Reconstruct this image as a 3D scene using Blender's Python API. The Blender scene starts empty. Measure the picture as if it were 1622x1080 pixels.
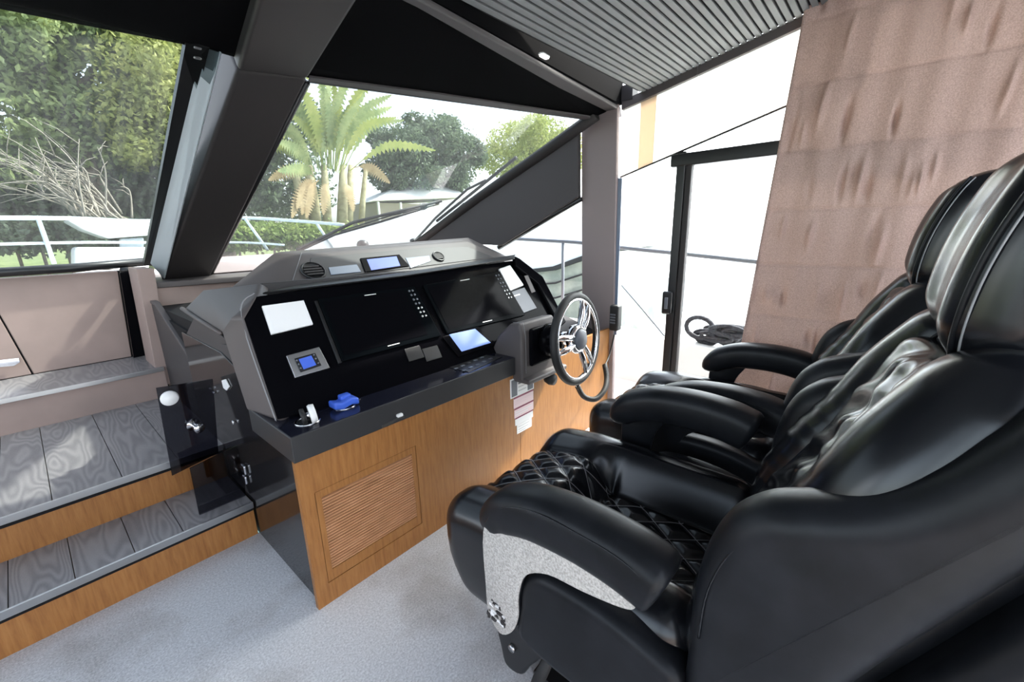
import bpy, bmesh, math, random
import numpy as np
from mathutils import Vector
random.seed(7); rng = np.random.default_rng(7)
SC = bpy.context.scene
COL = SC.collection
PI = math.pi

# ------------------------------------------------------------------ camera
CAM_Z = 1.3
YAW, PITCH, ROLL, FPX = math.radians(48.80), math.radians(14.71), math.radians(-1.28), 674.6
_f = np.array([math.sin(YAW)*math.cos(PITCH), math.cos(YAW)*math.cos(PITCH), -math.sin(PITCH)])
_r0 = np.array([math.cos(YAW), -math.sin(YAW), 0.]); _u0 = np.cross(_r0, _f)
_r = math.cos(ROLL)*_r0 + math.sin(ROLL)*_u0
_u = -math.sin(ROLL)*_r0 + math.cos(ROLL)*_u0
cd = bpy.data.cameras.new('camera'); cam = bpy.data.objects.new('camera', cd); COL.objects.link(cam)
from mathutils import Matrix
cam.matrix_world = Matrix(((_r[0], _u[0], -_f[0], 0), (_r[1], _u[1], -_f[1], 0), (_r[2], _u[2], -_f[2], CAM_Z), (0, 0, 0, 1)))
cd.sensor_width = 36; cd.lens = FPX*36/1622; cd.clip_start = .02; cd.clip_end = 500
SC.camera = cam

# ------------------------------------------------------------------ light
SC.view_settings.view_transform = 'Standard'; SC.view_settings.look = 'None'
SC.view_settings.gamma = 1; SC.view_settings.use_curve_mapping = False
SC.view_settings.exposure = 1.8
W = bpy.data.worlds.new('sky'); SC.world = W; W.use_nodes = True
nt = W.node_tree; nt.nodes.clear()
sky = nt.nodes.new('ShaderNodeTexSky'); sky.sky_type = 'NISHITA'; sky.sun_disc = False
sky.sun_elevation = math.radians(50); sky.sun_rotation = math.radians(106); sky.air_density = 1.0; sky.dust_density = 3.0
bg = nt.nodes.new('ShaderNodeBackground'); bg.inputs[1].default_value = 0.42
wo = nt.nodes.new('ShaderNodeOutputWorld')
hz = nt.nodes.new('ShaderNodeMix'); hz.data_type = 'RGBA'; hz.inputs[0].default_value = .65      # hazy, nearly white sky
bw_ = nt.nodes.new('ShaderNodeRGBToBW'); nt.links.new(sky.outputs[0], bw_.inputs[0]); nt.links.new(sky.outputs[0], hz.inputs[6]); nt.links.new(bw_.outputs[0], hz.inputs[7])
nt.links.new(hz.outputs[2], bg.inputs[0]); nt.links.new(bg.outputs[0], wo.inputs[0])
sd = bpy.data.lights.new('sun', 'SUN'); sd.energy = 4.5; sd.angle = math.radians(1.5); sd.color = (1, .96, .88)
so = bpy.data.objects.new('sun', sd); COL.objects.link(so)
_az, _el = math.radians(106), math.radians(50)
sdir = Vector((math.sin(_az)*math.cos(_el), math.cos(_az)*math.cos(_el), math.sin(_el)))
so.rotation_euler = sdir.to_track_quat('Z', 'Y').to_euler(); so.location = (8, -2, 10)

# ------------------------------------------------------------------ helpers
def ray(u, v): return _f + _r*(u-811)/FPX + _u*(540-v)/FPX
ORG = np.array([0, 0, CAM_Z])
def at(u, v, x=None, y=None, z=None):
    k = ray(u, v)
    t = x/k[0] if x is not None else y/k[1] if y is not None else (z-CAM_Z)/k[2]
    return ORG + k*t
def onplane(u, v, p0, n):
    k = ray(u, v); n = np.array(n, float)
    return ORG + k*(np.dot(np.array(p0)-ORG, n)/np.dot(k, n))

def wloc(o):
    p = Vector((0, 0, 0))
    while o: p += o.location; o = o.parent
    return p
def tag(o, label=None, cat=None, group=None, kind=None):
    if label: o['label'] = label
    if cat: o['category'] = cat
    if group: o['group'] = group
    if kind: o['kind'] = kind
    return o
def thing(name, label, cat, loc, group=None):
    o = bpy.data.objects.new(name, None); o.location = loc; o.empty_display_size = .1; COL.objects.link(o)
    return tag(o, label, cat, group)
def obj(name, verts, faces, m, parent=None, smooth=False, bevel=0, seg=2, sub=0, kind=None, label=None):
    v = np.array(verts, dtype=float).reshape(-1, 3)
    off = np.zeros(3)
    if parent is not None:
        off = np.array(wloc(parent))
    else:
        lo, hi = v.min(0), v.max(0); off = np.array([(lo[0]+hi[0])/2, (lo[1]+hi[1])/2, lo[2]])
    me = bpy.data.meshes.new(name); me.from_pydata((v-off).tolist(), [], [list(map(int, f)) for f in faces]); me.update()
    bm = bmesh.new(); bm.from_mesh(me); bmesh.ops.recalc_face_normals(bm, faces=bm.faces); bm.to_mesh(me); bm.free()
    me.materials.append(m)
    if smooth: me.polygons.foreach_set('use_smooth', [True]*len(me.polygons))
    o = bpy.data.objects.new(name, me); COL.objects.link(o)
    if parent is not None: o.parent = parent
    else: o.location = off
    if bevel:
        b = o.modifiers.new('bevel', 'BEVEL'); b.width = bevel; b.segments = seg; b.limit_method = 'ANGLE'; b.angle_limit = math.radians(35)
        me.polygons.foreach_set('use_smooth', [True]*len(me.polygons))
        w = o.modifiers.new('wn', 'WEIGHTED_NORMAL'); w.keep_sharp = False
    if sub:
        s = o.modifiers.new('sub', 'SUBSURF'); s.levels = sub; s.render_levels = sub
    if kind: o['kind'] = kind
    if label: o['label'] = label
    return o
class MB:
    def __init__(s): s.v = []; s.f = []
    def add(s, v, f):
        n = len(s.v); s.v += [tuple(map(float, p)) for p in v]; s.f += [[i+n for i in q] for q in f]; return s
    def build(s, name, m, parent=None, **k): return obj(name, s.v, s.f, m, parent, **k)
BF = [(0, 3, 2, 1), (4, 5, 6, 7), (0, 1, 5, 4), (1, 2, 6, 5), (2, 3, 7, 6), (3, 0, 4, 7)]
def boxd(a, b):
    x0, y0, z0 = a; x1, y1, z1 = b
    return [(x0, y0, z0), (x1, y0, z0), (x1, y1, z0), (x0, y1, z0), (x0, y0, z1), (x1, y0, z1), (x1, y1, z1), (x0, y1, z1)], BF
def box(name, a, b, m, parent=None, bevel=.004, **k):
    v, f = boxd(a, b); return obj(name, v, f, m, parent, bevel=bevel, **k)
def prismd(poly, axis, t0, t1):
    """poly: 2-D points in the plane of the two other axes (in axis order)"""
    ax = [i for i in range(3) if i != axis]; n = len(poly); v = []
    for t in (t0, t1):
        for p in poly:
            q = [0, 0, 0]; q[axis] = t; q[ax[0]] = p[0]; q[ax[1]] = p[1]; v.append(q)
    f = [list(range(n)), list(range(2*n-1, n-1, -1))] + [(i, (i+1) % n, n+(i+1) % n, n+i) for i in range(n)]
    return v, f
def prism(name, poly, axis, t0, t1, m, parent=None, bevel=.004, **k):
    v, f = prismd(poly, axis, t0, t1); return obj(name, v, f, m, parent, bevel=bevel, **k)
def slabd(pts, th, lift=0.):
    p = np.array(pts, float); n = np.zeros(3); c = p.mean(0)
    for i in range(len(p)): n += np.cross(p[i]-c, p[(i+1) % len(p)]-c)
    n /= np.linalg.norm(n)
    if np.dot(n, ORG-c) < 0: n = -n            # slabs grow towards the room
    k = len(p); v = np.vstack([p+n*lift, p+n*(lift+th)])
    f = [list(range(k)), list(range(2*k-1, k-1, -1))] + [(i, (i+1) % k, k+(i+1) % k, k+i) for i in range(k)]
    return v, f
def slab(name, pts, th, m, parent=None, lift=0., bevel=.002, **k):
    v, f = slabd(pts, th, lift); return obj(name, v, f, m, parent, bevel=bevel, **k)
def tubed(path, r, n=10, closed=False, cap=True):
    P_ = [Vector(p) for p in path]; N = len(P_); R_ = r if hasattr(r, '__len__') else [r]*N
    v = []; f = []; up = None
    for i in range(N):
        if closed: t = P_[(i+1) % N]-P_[i-1]
        else: t = P_[min(i+1, N-1)]-P_[max(i-1, 0)]
        t.normalize()
        if up is None: up = Vector((0, 0, 1)) if abs(t.z) < .9 else Vector((0, 1, 0))
        a = t.cross(up)
        if a.length < 1e-6: a = t.orthogonal()
        a.normalize(); b = a.cross(t); b.normalize(); up = b
        for k in range(n):
            c = 2*PI*k/n; v.append(tuple(P_[i]+(a*math.cos(c)+b*math.sin(c))*R_[i]))
    M = N if closed else N-1
    for i in range(M):
        j = (i+1) % N
        for k in range(n): f.append((i*n+k, i*n+(k+1) % n, j*n+(k+1) % n, j*n+k))
    if cap and not closed: f += [list(range(n))[::-1], [(N-1)*n+k for k in range(n)]]
    return v, f
def tube(name, path, r, m, parent=None, n=10, closed=False, **k):
    v, f = tubed(path, r, n, closed); k.setdefault('smooth', True); return obj(name, v, f, m, parent, **k)
def spline(pts, n=8, closed=False):
    p = [np.array(q, float) for q in pts]; N = len(p); out = []
    rngN = range(N) if closed else range(N-1)
    for i in rngN:
        if closed: a, b, c, d = p[i-1], p[i], p[(i+1) % N], p[(i+2) % N]
        else: a, b, c, d = p[max(i-1, 0)], p[i], p[i+1], p[min(i+2, N-1)]
        for k in range(n):
            t = k/n
            out.append(.5*((2*b)+(-a+c)*t+(2*a-5*b+4*c-d)*t*t+(-a+3*b-3*c+d)*t**3))
    if not closed: out.append(p[-1])
    return out
def lathed(prof, c, axis, n=24):
    ax = Vector(axis).normalized(); a = ax.orthogonal().normalized(); b = ax.cross(a); c = Vector(c); v = []; f = []
    for (r, h) in prof:
        for k in range(n):
            t = 2*PI*k/n; v.append(tuple(c+ax*h+(a*math.cos(t)+b*math.sin(t))*max(r, 1e-4)))
    for i in range(len(prof)-1):
        for k in range(n): f.append((i*n+k, i*n+(k+1) % n, (i+1)*n+(k+1) % n, (i+1)*n+k))
    f += [list(range(n))[::-1], [(len(prof)-1)*n+k for k in range(n)]]
    return v, f
def lathe(name, prof, c, axis, m, parent=None, n=24, **k):
    v, f = lathed(prof, c, axis, n); k.setdefault('smooth', True); return obj(name, v, f, m, parent, **k)
def rboxd(half, r, n=(8, 8, 8), k=4, fn=None):
    """box with round edges, regular grid, optional deformation fn(points)->points"""
    half = np.array(half, float); inn = half-r
    coords = []
    for a in range(3):
        cz = [math.tan(PI/4*(i/k)) for i in range(k+1)]
        neg = [(-inn[a], -c) for c in cz[::-1]]; pos = [(inn[a], c) for c in cz]
        mid = [(-inn[a]+2*inn[a]*(i/n[a]), 0) for i in range(1, n[a])]
        coords.append(neg+mid+pos)
    idx = {}; V = []; F = []
    def vid(i, j, l):
        key = (i, j, l)
        if key not in idx:
            cs = [coords[0][i], coords[1][j], coords[2][l]]
            o = np.array([c[1] for c in cs]); L = np.linalg.norm(o)
            idx[key] = len(V); V.append(np.array([c[0] for c in cs])+(o/L*r if L > 0 else 0))
        return idx[key]
    S_ = [len(c) for c in coords]
    for a in range(3):
        b, c = [q for q in range(3) if q != a]
        for s in (0, S_[a]-1):
            for i in range(S_[b]-1):
                for j in range(S_[c]-1):
                    q = []
                    for (di, dj) in ((0, 0), (1, 0), (1, 1), (0, 1)):
                        key = [0, 0, 0]; key[a] = s; key[b] = i+di; key[c] = j+dj; q.append(vid(*key))
                    F.append(q)
    V = np.array(V)
    if fn is not None: V = fn(V)
    return V, F
def pillowd(outline, axis, t0, t1, r, seg=5, dome=0.):
    """closed outline in the plane of the other two axes, puffed between t0 and t1 with edge radius r"""
    p = np.array(outline, float); n = len(p)
    area = .5*np.sum(p[:, 0]*np.roll(p[:, 1], -1)-np.roll(p[:, 0], -1)*p[:, 1])
    if area < 0: p = p[::-1]
    tg = np.roll(p, -1, 0)-np.roll(p, 1, 0); tg /= np.linalg.norm(tg, axis=1)[:, None]+1e-9
    nr = np.stack([tg[:, 1], -tg[:, 0]], 1)
    rings = []
    for i in range(seg+1):
        a = PI/2*i/seg; rings.append((r*(1-math.sin(a)), t0+r*(1-math.cos(a))))
    rings += [(q[0], t1-(q[1]-t0)) for q in rings[::-1]]
    ax = [i for i in range(3) if i != axis]; V = []; F = []
    for (ins, t) in rings:
        q = p-nr*ins
        w = np.zeros((n, 3)); w[:, axis] = t; w[:, ax[0]] = q[:, 0]; w[:, ax[1]] = q[:, 1]; V.append(w)
    V = np.vstack(V); M = len(rings)
    for i in range(M-1):
        for k in range(n): F.append((i*n+k, i*n+(k+1) % n, (i+1)*n+(k+1) % n, (i+1)*n+k))
    F.append(list(range(n))[::-1]); F.append([(M-1)*n+k for k in range(n)])
    return V, F

# ------------------------------------------------------------------ materials
def mat(name, col, rough=.5, metal=0., spec=.5, coat=0., emis=None, es=0.):
    m = bpy.data.materials.new(name); m.use_nodes = True; b = m.node_tree.nodes['Principled BSDF']
    b.inputs['Base Color'].default_value = (*col, 1); b.inputs['Roughness'].default_value = rough
    b.inputs['Metallic'].default_value = metal; b.inputs['Specular IOR Level'].default_value = spec
    b.inputs['Coat Weight'].default_value = coat; b.inputs['Coat Roughness'].default_value = .08
    if emis: b.inputs['Emission Color'].default_value = (*emis, 1); b.inputs['Emission Strength'].default_value = es
    return m
def nodes(m): return m.node_tree, m.node_tree.nodes, m.node_tree.links, m.node_tree.nodes['Principled BSDF']
def coordn(m, scale=(1, 1, 1), rot=(0, 0, 0)):
    t, N, L, b = nodes(m); g = N.new('ShaderNodeNewGeometry'); mp = N.new('ShaderNodeMapping')
    mp.inputs['Scale'].default_value = scale; mp.inputs['Rotation'].default_value = rot
    L.new(g.outputs['Position'], mp.inputs['Vector']); return mp
def noise_col(m, scale, c0, c1, lo=.35, hi=.65, detail=4, rough=.6, mp=None, bump=0., dist=0.):
    t, N, L, b = nodes(m); mp = mp or coordn(m)
    n = N.new('ShaderNodeTexNoise'); n.inputs['Scale'].default_value = scale; n.inputs['Detail'].default_value = detail
    n.inputs['Roughness'].default_value = rough; n.inputs['Distortion'].default_value = dist
    L.new(mp.outputs[0], n.inputs['Vector'])
    r = N.new('ShaderNodeValToRGB'); r.color_ramp.elements[0].position = lo; r.color_ramp.elements[1].position = hi
    r.color_ramp.elements[0].color = (*c0, 1); r.color_ramp.elements[1].color = (*c1, 1)
    L.new(n.outputs['Fac'], r.inputs[0]); L.new(r.outputs[0], b.inputs['Base Color'])
    if bump:
        bp = N.new('ShaderNodeBump'); bp.inputs['Strength'].default_value = bump; bp.inputs['Distance'].default_value = .002
        L.new(n.outputs['Fac'], bp.inputs['Height']); L.new(bp.outputs[0], b.inputs['Normal'])
    return n, r
def bump_noise(m, scale, strength, dist=.002, mp=None, detail=3):
    t, N, L, b = nodes(m); mp = mp or coordn(m)
    n = N.new('ShaderNodeTexNoise'); n.inputs['Scale'].default_value = scale; n.inputs['Detail'].default_value = detail
    L.new(mp.outputs[0], n.inputs['Vector'])
    bp = N.new('ShaderNodeBump'); bp.inputs['Strength'].default_value = strength; bp.inputs['Distance'].default_value = dist
    L.new(n.outputs['Fac'], bp.inputs['Height']); L.new(bp.outputs[0], b.inputs['Normal'])
def glass(name, tint, refl=.06, rough=0.):
    m = bpy.data.materials.new(name); m.use_nodes = True; N = m.node_tree.nodes; L = m.node_tree.links; N.clear()
    t = N.new('ShaderNodeBsdfTransparent'); t.inputs[0].default_value = (*tint, 1)
    g = N.new('ShaderNodeBsdfGlossy'); g.inputs[1].default_value = rough
    lw = N.new('ShaderNodeLayerWeight'); lw.inputs[0].default_value = .5
    mm = N.new('ShaderNodeMath'); mm.operation = 'MULTIPLY_ADD'; mm.inputs[1].default_value = refl*3; mm.inputs[2].default_value = refl*.5
    mp = N.new('ShaderNodeMath'); mp.operation = 'POWER'; mp.inputs[1].default_value = 3
    mx = N.new('ShaderNodeMixShader'); o = N.new('ShaderNodeOutputMaterial')
    L.new(lw.outputs['Facing'], mp.inputs[0]); L.new(mp.outputs[0], mm.inputs[0]); L.new(mm.outputs[0], mx.inputs[0])
    L.new(t.outputs[0], mx.inputs[1]); L.new(g.outputs[0], mx.inputs[2]); L.new(mx.outputs[0], o.inputs[0])
    return m

M_leather = mat('black_leather', (.0055, .006, .008), .25, spec=.5)
M_leather2 = mat('black_leather_matt', (.008, .009, .011), .40, spec=.20)
noise_col(M_leather2, 9, (.006, .0065, .008), (.012, .013, .016), detail=8, bump=.05)
M_stitch = mat('light_thread', (.30, .30, .31), .7)
M_felt = mat('grey_felt', (.42, .40, .37), .95, spec=.1)
noise_col(M_felt, 190, (.30, .285, .265), (.55, .53, .50), detail=5, bump=.4)
M_greyleather = mat('brown_grey_leather', (.090, .078, .076), .5, spec=.4); bump_noise(M_greyleather, 240, .15, .001)
M_darkleather = mat('dark_grey_leather', (.045, .042, .043), .5, spec=.4)
M_trim_dark = mat('dark_trim', (.035, .031, .031), .55, spec=.3)
M_headliner = mat('black_headliner', (.003, .003, .0035), .95, spec=.04)
M_taupe = mat('taupe_vinyl', (.34, .255, .225), .55, spec=.3); noise_col(M_taupe, 3.0, (.31, .235, .21), (.36, .27, .24), bump=.02)
M_pillar = mat('grey_brown_vinyl', (.29, .235, .23), .5, spec=.35)
M_apillar = mat('dark_vinyl', (.075, .068, .070), .6, spec=.3)
M_black = mat('satin_black', (.009, .009, .010), .35)
M_matblack = mat('matt_black', (.008, .008, .009), .7, spec=.2)
M_gloss = mat('gloss_black', (.003, .003, .004), .10, spec=.18)
M_side = mat('gloss_dark_panel', (.012, .011, .011), .10, spec=.5)
M_tray = mat('dark_blue_black_tray', (.012, .013, .022), .16, spec=.6)
M_trayedge = mat('charcoal_edge', (.030, .030, .031), .38)
M_screen = mat('dark_screen_glass', (.003, .004, .005), .14, spec=.15)
for m_ in (M_screen, M_gloss): m_.node_tree.nodes['Principled BSDF'].inputs['IOR'].default_value = 1.16; m_.node_tree.nodes['Principled BSDF'].inputs['Coat Weight'].default_value = 0
M_blue = mat('blue_display', (.02, .05, .25), .1, emis=(.10, .20, .85), es=.16)
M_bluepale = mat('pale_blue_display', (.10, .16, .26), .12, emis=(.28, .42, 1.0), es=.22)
M_bluepanel = mat('blue_grey_panel', (.16, .20, .27), .2)
M_white = mat('white_plastic', (.80, .80, .79), .4)
M_whitepaper = mat('white_paper', (.88, .88, .88), .7)
M_chrome = mat('chrome', (.80, .80, .82), .08, metal=1)
M_steel = mat('brushed_steel', (.50, .50, .50), .28, metal=1)
M_alu = mat('pale_aluminium', (.62, .70, .74), .45, metal=.3)
M_rubber = mat('black_rubber', (.012, .012, .012), .6)
M_grey = mat('grey_plastic', (.13, .14, .16), .4)
M_bluecloth = mat('blue_plastic', (.05, .13, .62), .4)
M_pink = mat('pale_pink_print', (.80, .62, .62), .6); M_red = mat('dark_red_print', (.25, .05, .09), .6)
M_lamp = mat('lamp_white', (.9, .9, .9), .4, emis=(1, .97, .92), es=1.0)

def wood(name, c0, c1, c2, sc):
    m = mat(name, c1, .42, spec=.4); t, N, L, b = nodes(m)
    mp = coordn(m, sc)
    n = N.new('ShaderNodeTexNoise'); n.inputs['Scale'].default_value = 6; n.inputs['Detail'].default_value = 8; n.inputs['Roughness'].default_value = .65
    n.inputs['Distortion'].default_value = .35
    L.new(mp.outputs[0], n.inputs['Vector'])
    r = N.new('ShaderNodeValToRGB'); e = r.color_ramp.elements; e[0].position = .3; e[1].position = .7
    e[0].color = (*c0, 1); e[1].color = (*c2, 1); k = e.new(.5); k.color = (*c1, 1)
    L.new(n.outputs['Fac'], r.inputs[0]); L.new(r.outputs[0], b.inputs['Base Color'])
    bp = N.new('ShaderNodeBump'); bp.inputs['Strength'].default_value = .08; bp.inputs['Distance'].default_value = .002
    L.new(n.outputs['Fac'], bp.inputs['Height']); L.new(bp.outputs[0], b.inputs['Normal'])
    return m
M_wood = wood('orange_oak', (.23, .093, .026), (.31, .133, .038), (.37, .168, .052), (14, 14, 1.2))
M_woodslat = wood('red_oak_slat', (.34, .16, .075), (.46, .225, .11), (.56, .30, .16), (2, 14, 14))
M_woodback = mat('dark_wood_gap', (.13, .052, .018), .6)
def oak():
    m = mat('grey_oak', (.25, .235, .235), .38, spec=.4); t, N, L, b = nodes(m)
    mp = coordn(m, (2.6, .45, 1))
    n0 = N.new('ShaderNodeTexNoise'); n0.inputs['Scale'].default_value = 2.6; n0.inputs['Detail'].default_value = 2
    L.new(mp.outputs[0], n0.inputs['Vector'])
    mu = N.new('ShaderNodeMath'); mu.operation = 'MULTIPLY'; mu.inputs[1].default_value = 120
    L.new(n0.outputs['Fac'], mu.inputs[0]); sn = N.new('ShaderNodeMath'); sn.operation = 'SINE'; L.new(mu.outputs[0], sn.inputs[0])
    n1 = N.new('ShaderNodeTexNoise'); n1.inputs['Scale'].default_value = 160; n1.inputs['Detail'].default_value = 3; L.new(mp.outputs[0], n1.inputs['Vector'])
    ad = N.new('ShaderNodeMath'); ad.operation = 'MULTIPLY_ADD'; ad.inputs[1].default_value = 1.6; L.new(n1.outputs['Fac'], ad.inputs[0]); L.new(sn.outputs[0], ad.inputs[2])
    r = N.new('ShaderNodeValToRGB'); e = r.color_ramp.elements; e[0].position = .0; e[1].position = 1.
    mr = N.new('ShaderNodeMapRange'); mr.inputs[1].default_value = -.4; mr.inputs[2].default_value = 2.0; L.new(ad.outputs[0], mr.inputs[0])
    e[0].color = (.165, .157, .162, 1); e[1].color = (.255, .24, .24, 1)
    L.new(mr.outputs[0], r.inputs[0]); L.new(r.outputs[0], b.inputs['Base Color'])
    return m
M_oak = oak()
def carpet():
    m = mat('grey_carpet', (.40, .41, .43), .95, spec=.1); t, N, L, b = nodes(m); mp = coordn(m)
    n = N.new('ShaderNodeTexNoise'); n.inputs['Scale'].default_value = 150; n.inputs['Detail'].default_value = 6; n.inputs['Roughness'].default_value = .8
    L.new(mp.outputs[0], n.inputs['Vector'])
    r = N.new('ShaderNodeValToRGB'); e = r.color_ramp.elements; e[0].position = .36; e[1].position = .64
    e[0].color = (.40, .405, .42, 1); e[1].color = (.74, .745, .76, 1); L.new(n.outputs['Fac'], r.inputs[0])
    n2 = N.new('ShaderNodeTexNoise'); n2.inputs['Scale'].default_value = 3.2; n2.inputs['Detail'].default_value = 4; L.new(mp.outputs[0], n2.inputs['Vector'])
    r2 = N.new('ShaderNodeValToRGB'); e = r2.color_ramp.elements; e[0].position = .30; e[1].position = .48
    e[0].color = (.74, .71, .68, 1); e[1].color = (1, 1, 1, 1); L.new(n2.outputs['Fac'], r2.inputs[0])
    mx = N.new('ShaderNodeMix'); mx.data_type = 'RGBA'; mx.blend_type = 'MULTIPLY'; mx.inputs[0].default_value = 1
    L.new(r.outputs[0], mx.inputs[6]); L.new(r2.outputs[0], mx.inputs[7]); L.new(mx.outputs[2], b.inputs['Base Color'])
    bp = N.new('ShaderNodeBump'); bp.inputs['Strength'].default_value = .5; bp.inputs['Distance'].default_value = .004
    L.new(n.outputs['Fac'], bp.inputs['Height']); L.new(bp.outputs[0], b.inputs['Normal']); return m
M_carpet = carpet()
M_slat = mat('grey_ceiling_slat', (.185, .19, .195), .6, spec=.3)
M_curtain = mat('rose_taupe_fabric', (.42, .285, .24), .9, spec=.1)
def weave():
    t, N, L, b = nodes(M_curtain); tr_ = N.new('ShaderNodeBsdfTranslucent'); tr_.inputs[0].default_value = (.46, .30, .24, 1); mx_ = N.new('ShaderNodeMixShader'); mx_.inputs[0].default_value = .03
    L.new(b.outputs[0], mx_.inputs[1]); L.new(tr_.outputs[0], mx_.inputs[2]); L.new(mx_.outputs[0], N['Material Output'].inputs[0]); mp = coordn(M_curtain)
    n = N.new('ShaderNodeTexNoise'); n.inputs['Scale'].default_value = 220; n.inputs['Detail'].default_value = 2; L.new(mp.outputs[0], n.inputs['Vector'])
    r = N.new('ShaderNodeValToRGB'); e = r.color_ramp.elements; e[0].position = .3; e[1].position = .7
    e[0].color = (.38, .265, .228, 1); e[1].color = (.56, .40, .35, 1); L.new(n.outputs['Fac'], r.inputs[0]); L.new(r.outputs[0], b.inputs['Base Color'])
    bp = N.new('ShaderNodeBump'); bp.inputs['Strength'].default_value = .25; bp.inputs['Distance'].default_value = .002
    L.new(n.outputs['Fac'], bp.inputs['Height']); L.new(bp.outputs[0], b.inputs['Normal'])
weave()
def cloth_translucent(name, col, tr):
    m = mat(name, col, .9, spec=.1); t, N, L, b = nodes(m); o = N['Material Output']
    s = N.new('ShaderNodeBsdfTranslucent'); s.inputs[0].default_value = (*col, 1); mx = N.new('ShaderNodeMixShader'); mx.inputs[0].default_value = tr
    L.new(b.outputs[0], mx.inputs[1]); L.new(s.outputs[0], mx.inputs[2]); L.new(mx.outputs[0], o.inputs[0]); return m
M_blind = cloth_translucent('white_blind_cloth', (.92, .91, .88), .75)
M_blindbeige = cloth_translucent('beige_blind_cloth', (.70, .585, .46), .45)  # beige cloth for one stretch of the blind
G_wind = glass('tinted_windscreen_glass', (.58, .61, .61), .05)
def dust_veil(m, k):                                              # dust film on the screen; its pale scatter stands in for hazy glare
    N = m.node_tree.nodes; L = m.node_tree.links; o = [n for n in N if n.type == 'OUTPUT_MATERIAL'][0]; src = o.inputs[0].links[0].from_socket
    d = N.new('ShaderNodeBsdfTranslucent'); d.inputs[0].default_value = (.85, .87, .9, 1); mx = N.new('ShaderNodeMixShader')
    g = N.new('ShaderNodeNewGeometry'); mp = N.new('ShaderNodeMapping'); mp.inputs['Scale'].default_value = (9, .6, .6); L.new(g.outputs['Position'], mp.inputs[0])
    n = N.new('ShaderNodeTexNoise'); n.inputs['Scale'].default_value = 5; n.inputs['Detail'].default_value = 6; L.new(mp.outputs[0], n.inputs['Vector'])
    mm = N.new('ShaderNodeMath'); mm.operation = 'MULTIPLY'; mm.inputs[1].default_value = k*2; L.new(n.outputs['Fac'], mm.inputs[0])
    L.new(mm.outputs[0], mx.inputs[0]); L.new(src, mx.inputs[1]); L.new(d.outputs[0], mx.inputs[2]); L.new(mx.outputs[0], o.inputs[0])
dust_veil(G_wind, .011)
G_side = glass('clear_side_glass', (.93, .96, .96), .03)
G_smoke = glass('smoked_acrylic', (.28, .28, .33), .06, .02)
# outdoors
def leafmat(name, c0, c1, tr=.35):
    m = mat(name, c0, .55, spec=.3); t, N, L, b = nodes(m); o = N['Material Output']
    mp = coordn(m); n = N.new('ShaderNodeTexNoise'); n.inputs['Scale'].default_value = 2.3; n.inputs['Detail'].default_value = 9; n.inputs['Roughness'].default_value = .75; L.new(mp.outputs[0], n.inputs['Vector'])
    r = N.new('ShaderNodeValToRGB'); e = r.color_ramp.elements; e[0].position = .36; e[1].position = .64
    e[0].color = (*c0, 1); e[1].color = (*c1, 1); L.new(n.outputs['Fac'], r.inputs[0]); L.new(r.outputs[0], b.inputs['Base Color'])
    s = N.new('ShaderNodeBsdfTranslucent'); L.new(r.outputs[0], s.inputs[0]); mx = N.new('ShaderNodeMixShader'); mx.inputs[0].default_value = tr
    L.new(b.outputs[0], mx.inputs[1]); L.new(s.outputs[0], mx.inputs[2]); L.new(mx.outputs[0], o.inputs[0]); return m
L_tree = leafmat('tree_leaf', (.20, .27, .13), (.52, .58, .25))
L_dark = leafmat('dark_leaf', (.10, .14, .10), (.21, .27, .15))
L_yellow = leafmat('yellow_green_leaf', (.30, .36, .10), (.48, .50, .16))
L_palm = leafmat('frond_green', (.20, .29, .12), (.46, .50, .22))
L_dry = leafmat('dry_frond', (.38, .27, .13), (.52, .40, .22), .2)
L_hedge = leafmat('hedge_leaf', (.17, .26, .06), (.36, .43, .13))
M_bark = mat('bark', (.16, .125, .095), .9); noise_col(M_bark, 9, (.10, .08, .06), (.24, .19, .15))
M_twig = mat('pale_twig', (.36, .32, .26), .9)
M_ptrunk = mat('frond_stalk', (.40, .36, .20), .7); noise_col(M_ptrunk, 6, (.30, .26, .14), (.50, .46, .27))
M_gel = mat('white_gelcoat', (.78, .79, .79), .3, spec=.5)
M_hull = mat('grey_green_hull', (.30, .33, .29), .5); noise_col(M_hull, 5, (.24, .27, .24), (.37, .39, .34))
M_grass = mat('grass', (.16, .21, .06), .95); noise_col(M_grass, 3, (.11, .16, .05), (.22, .26, .09))
M_water = mat('water', (.05, .10, .11), .08, spec=.6); bump_noise(M_water, 2.2, .25, .05)
M_roofw = mat('pale_roof', (.85, .85, .84), .7); M_housewall = mat('cream_wall', (.42, .37, .30), .8); M_window = mat('dark_window', (.02, .025, .03), .1)
M_rope = mat('dark_rope', (.035, .035, .042), .9); noise_col(M_rope, 60, (.02, .02, .026), (.06, .06, .07), bump=.4)
M_dock = mat('pale_concrete', (.55, .54, .51), .9)

# ================================================================== SETTING
XS = 2.6                                   # starboard side plane
box('floor', (-1.7, -3.2, -.06), (2.62, 1.96, 0), M_carpet, bevel=0, kind='structure')

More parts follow.
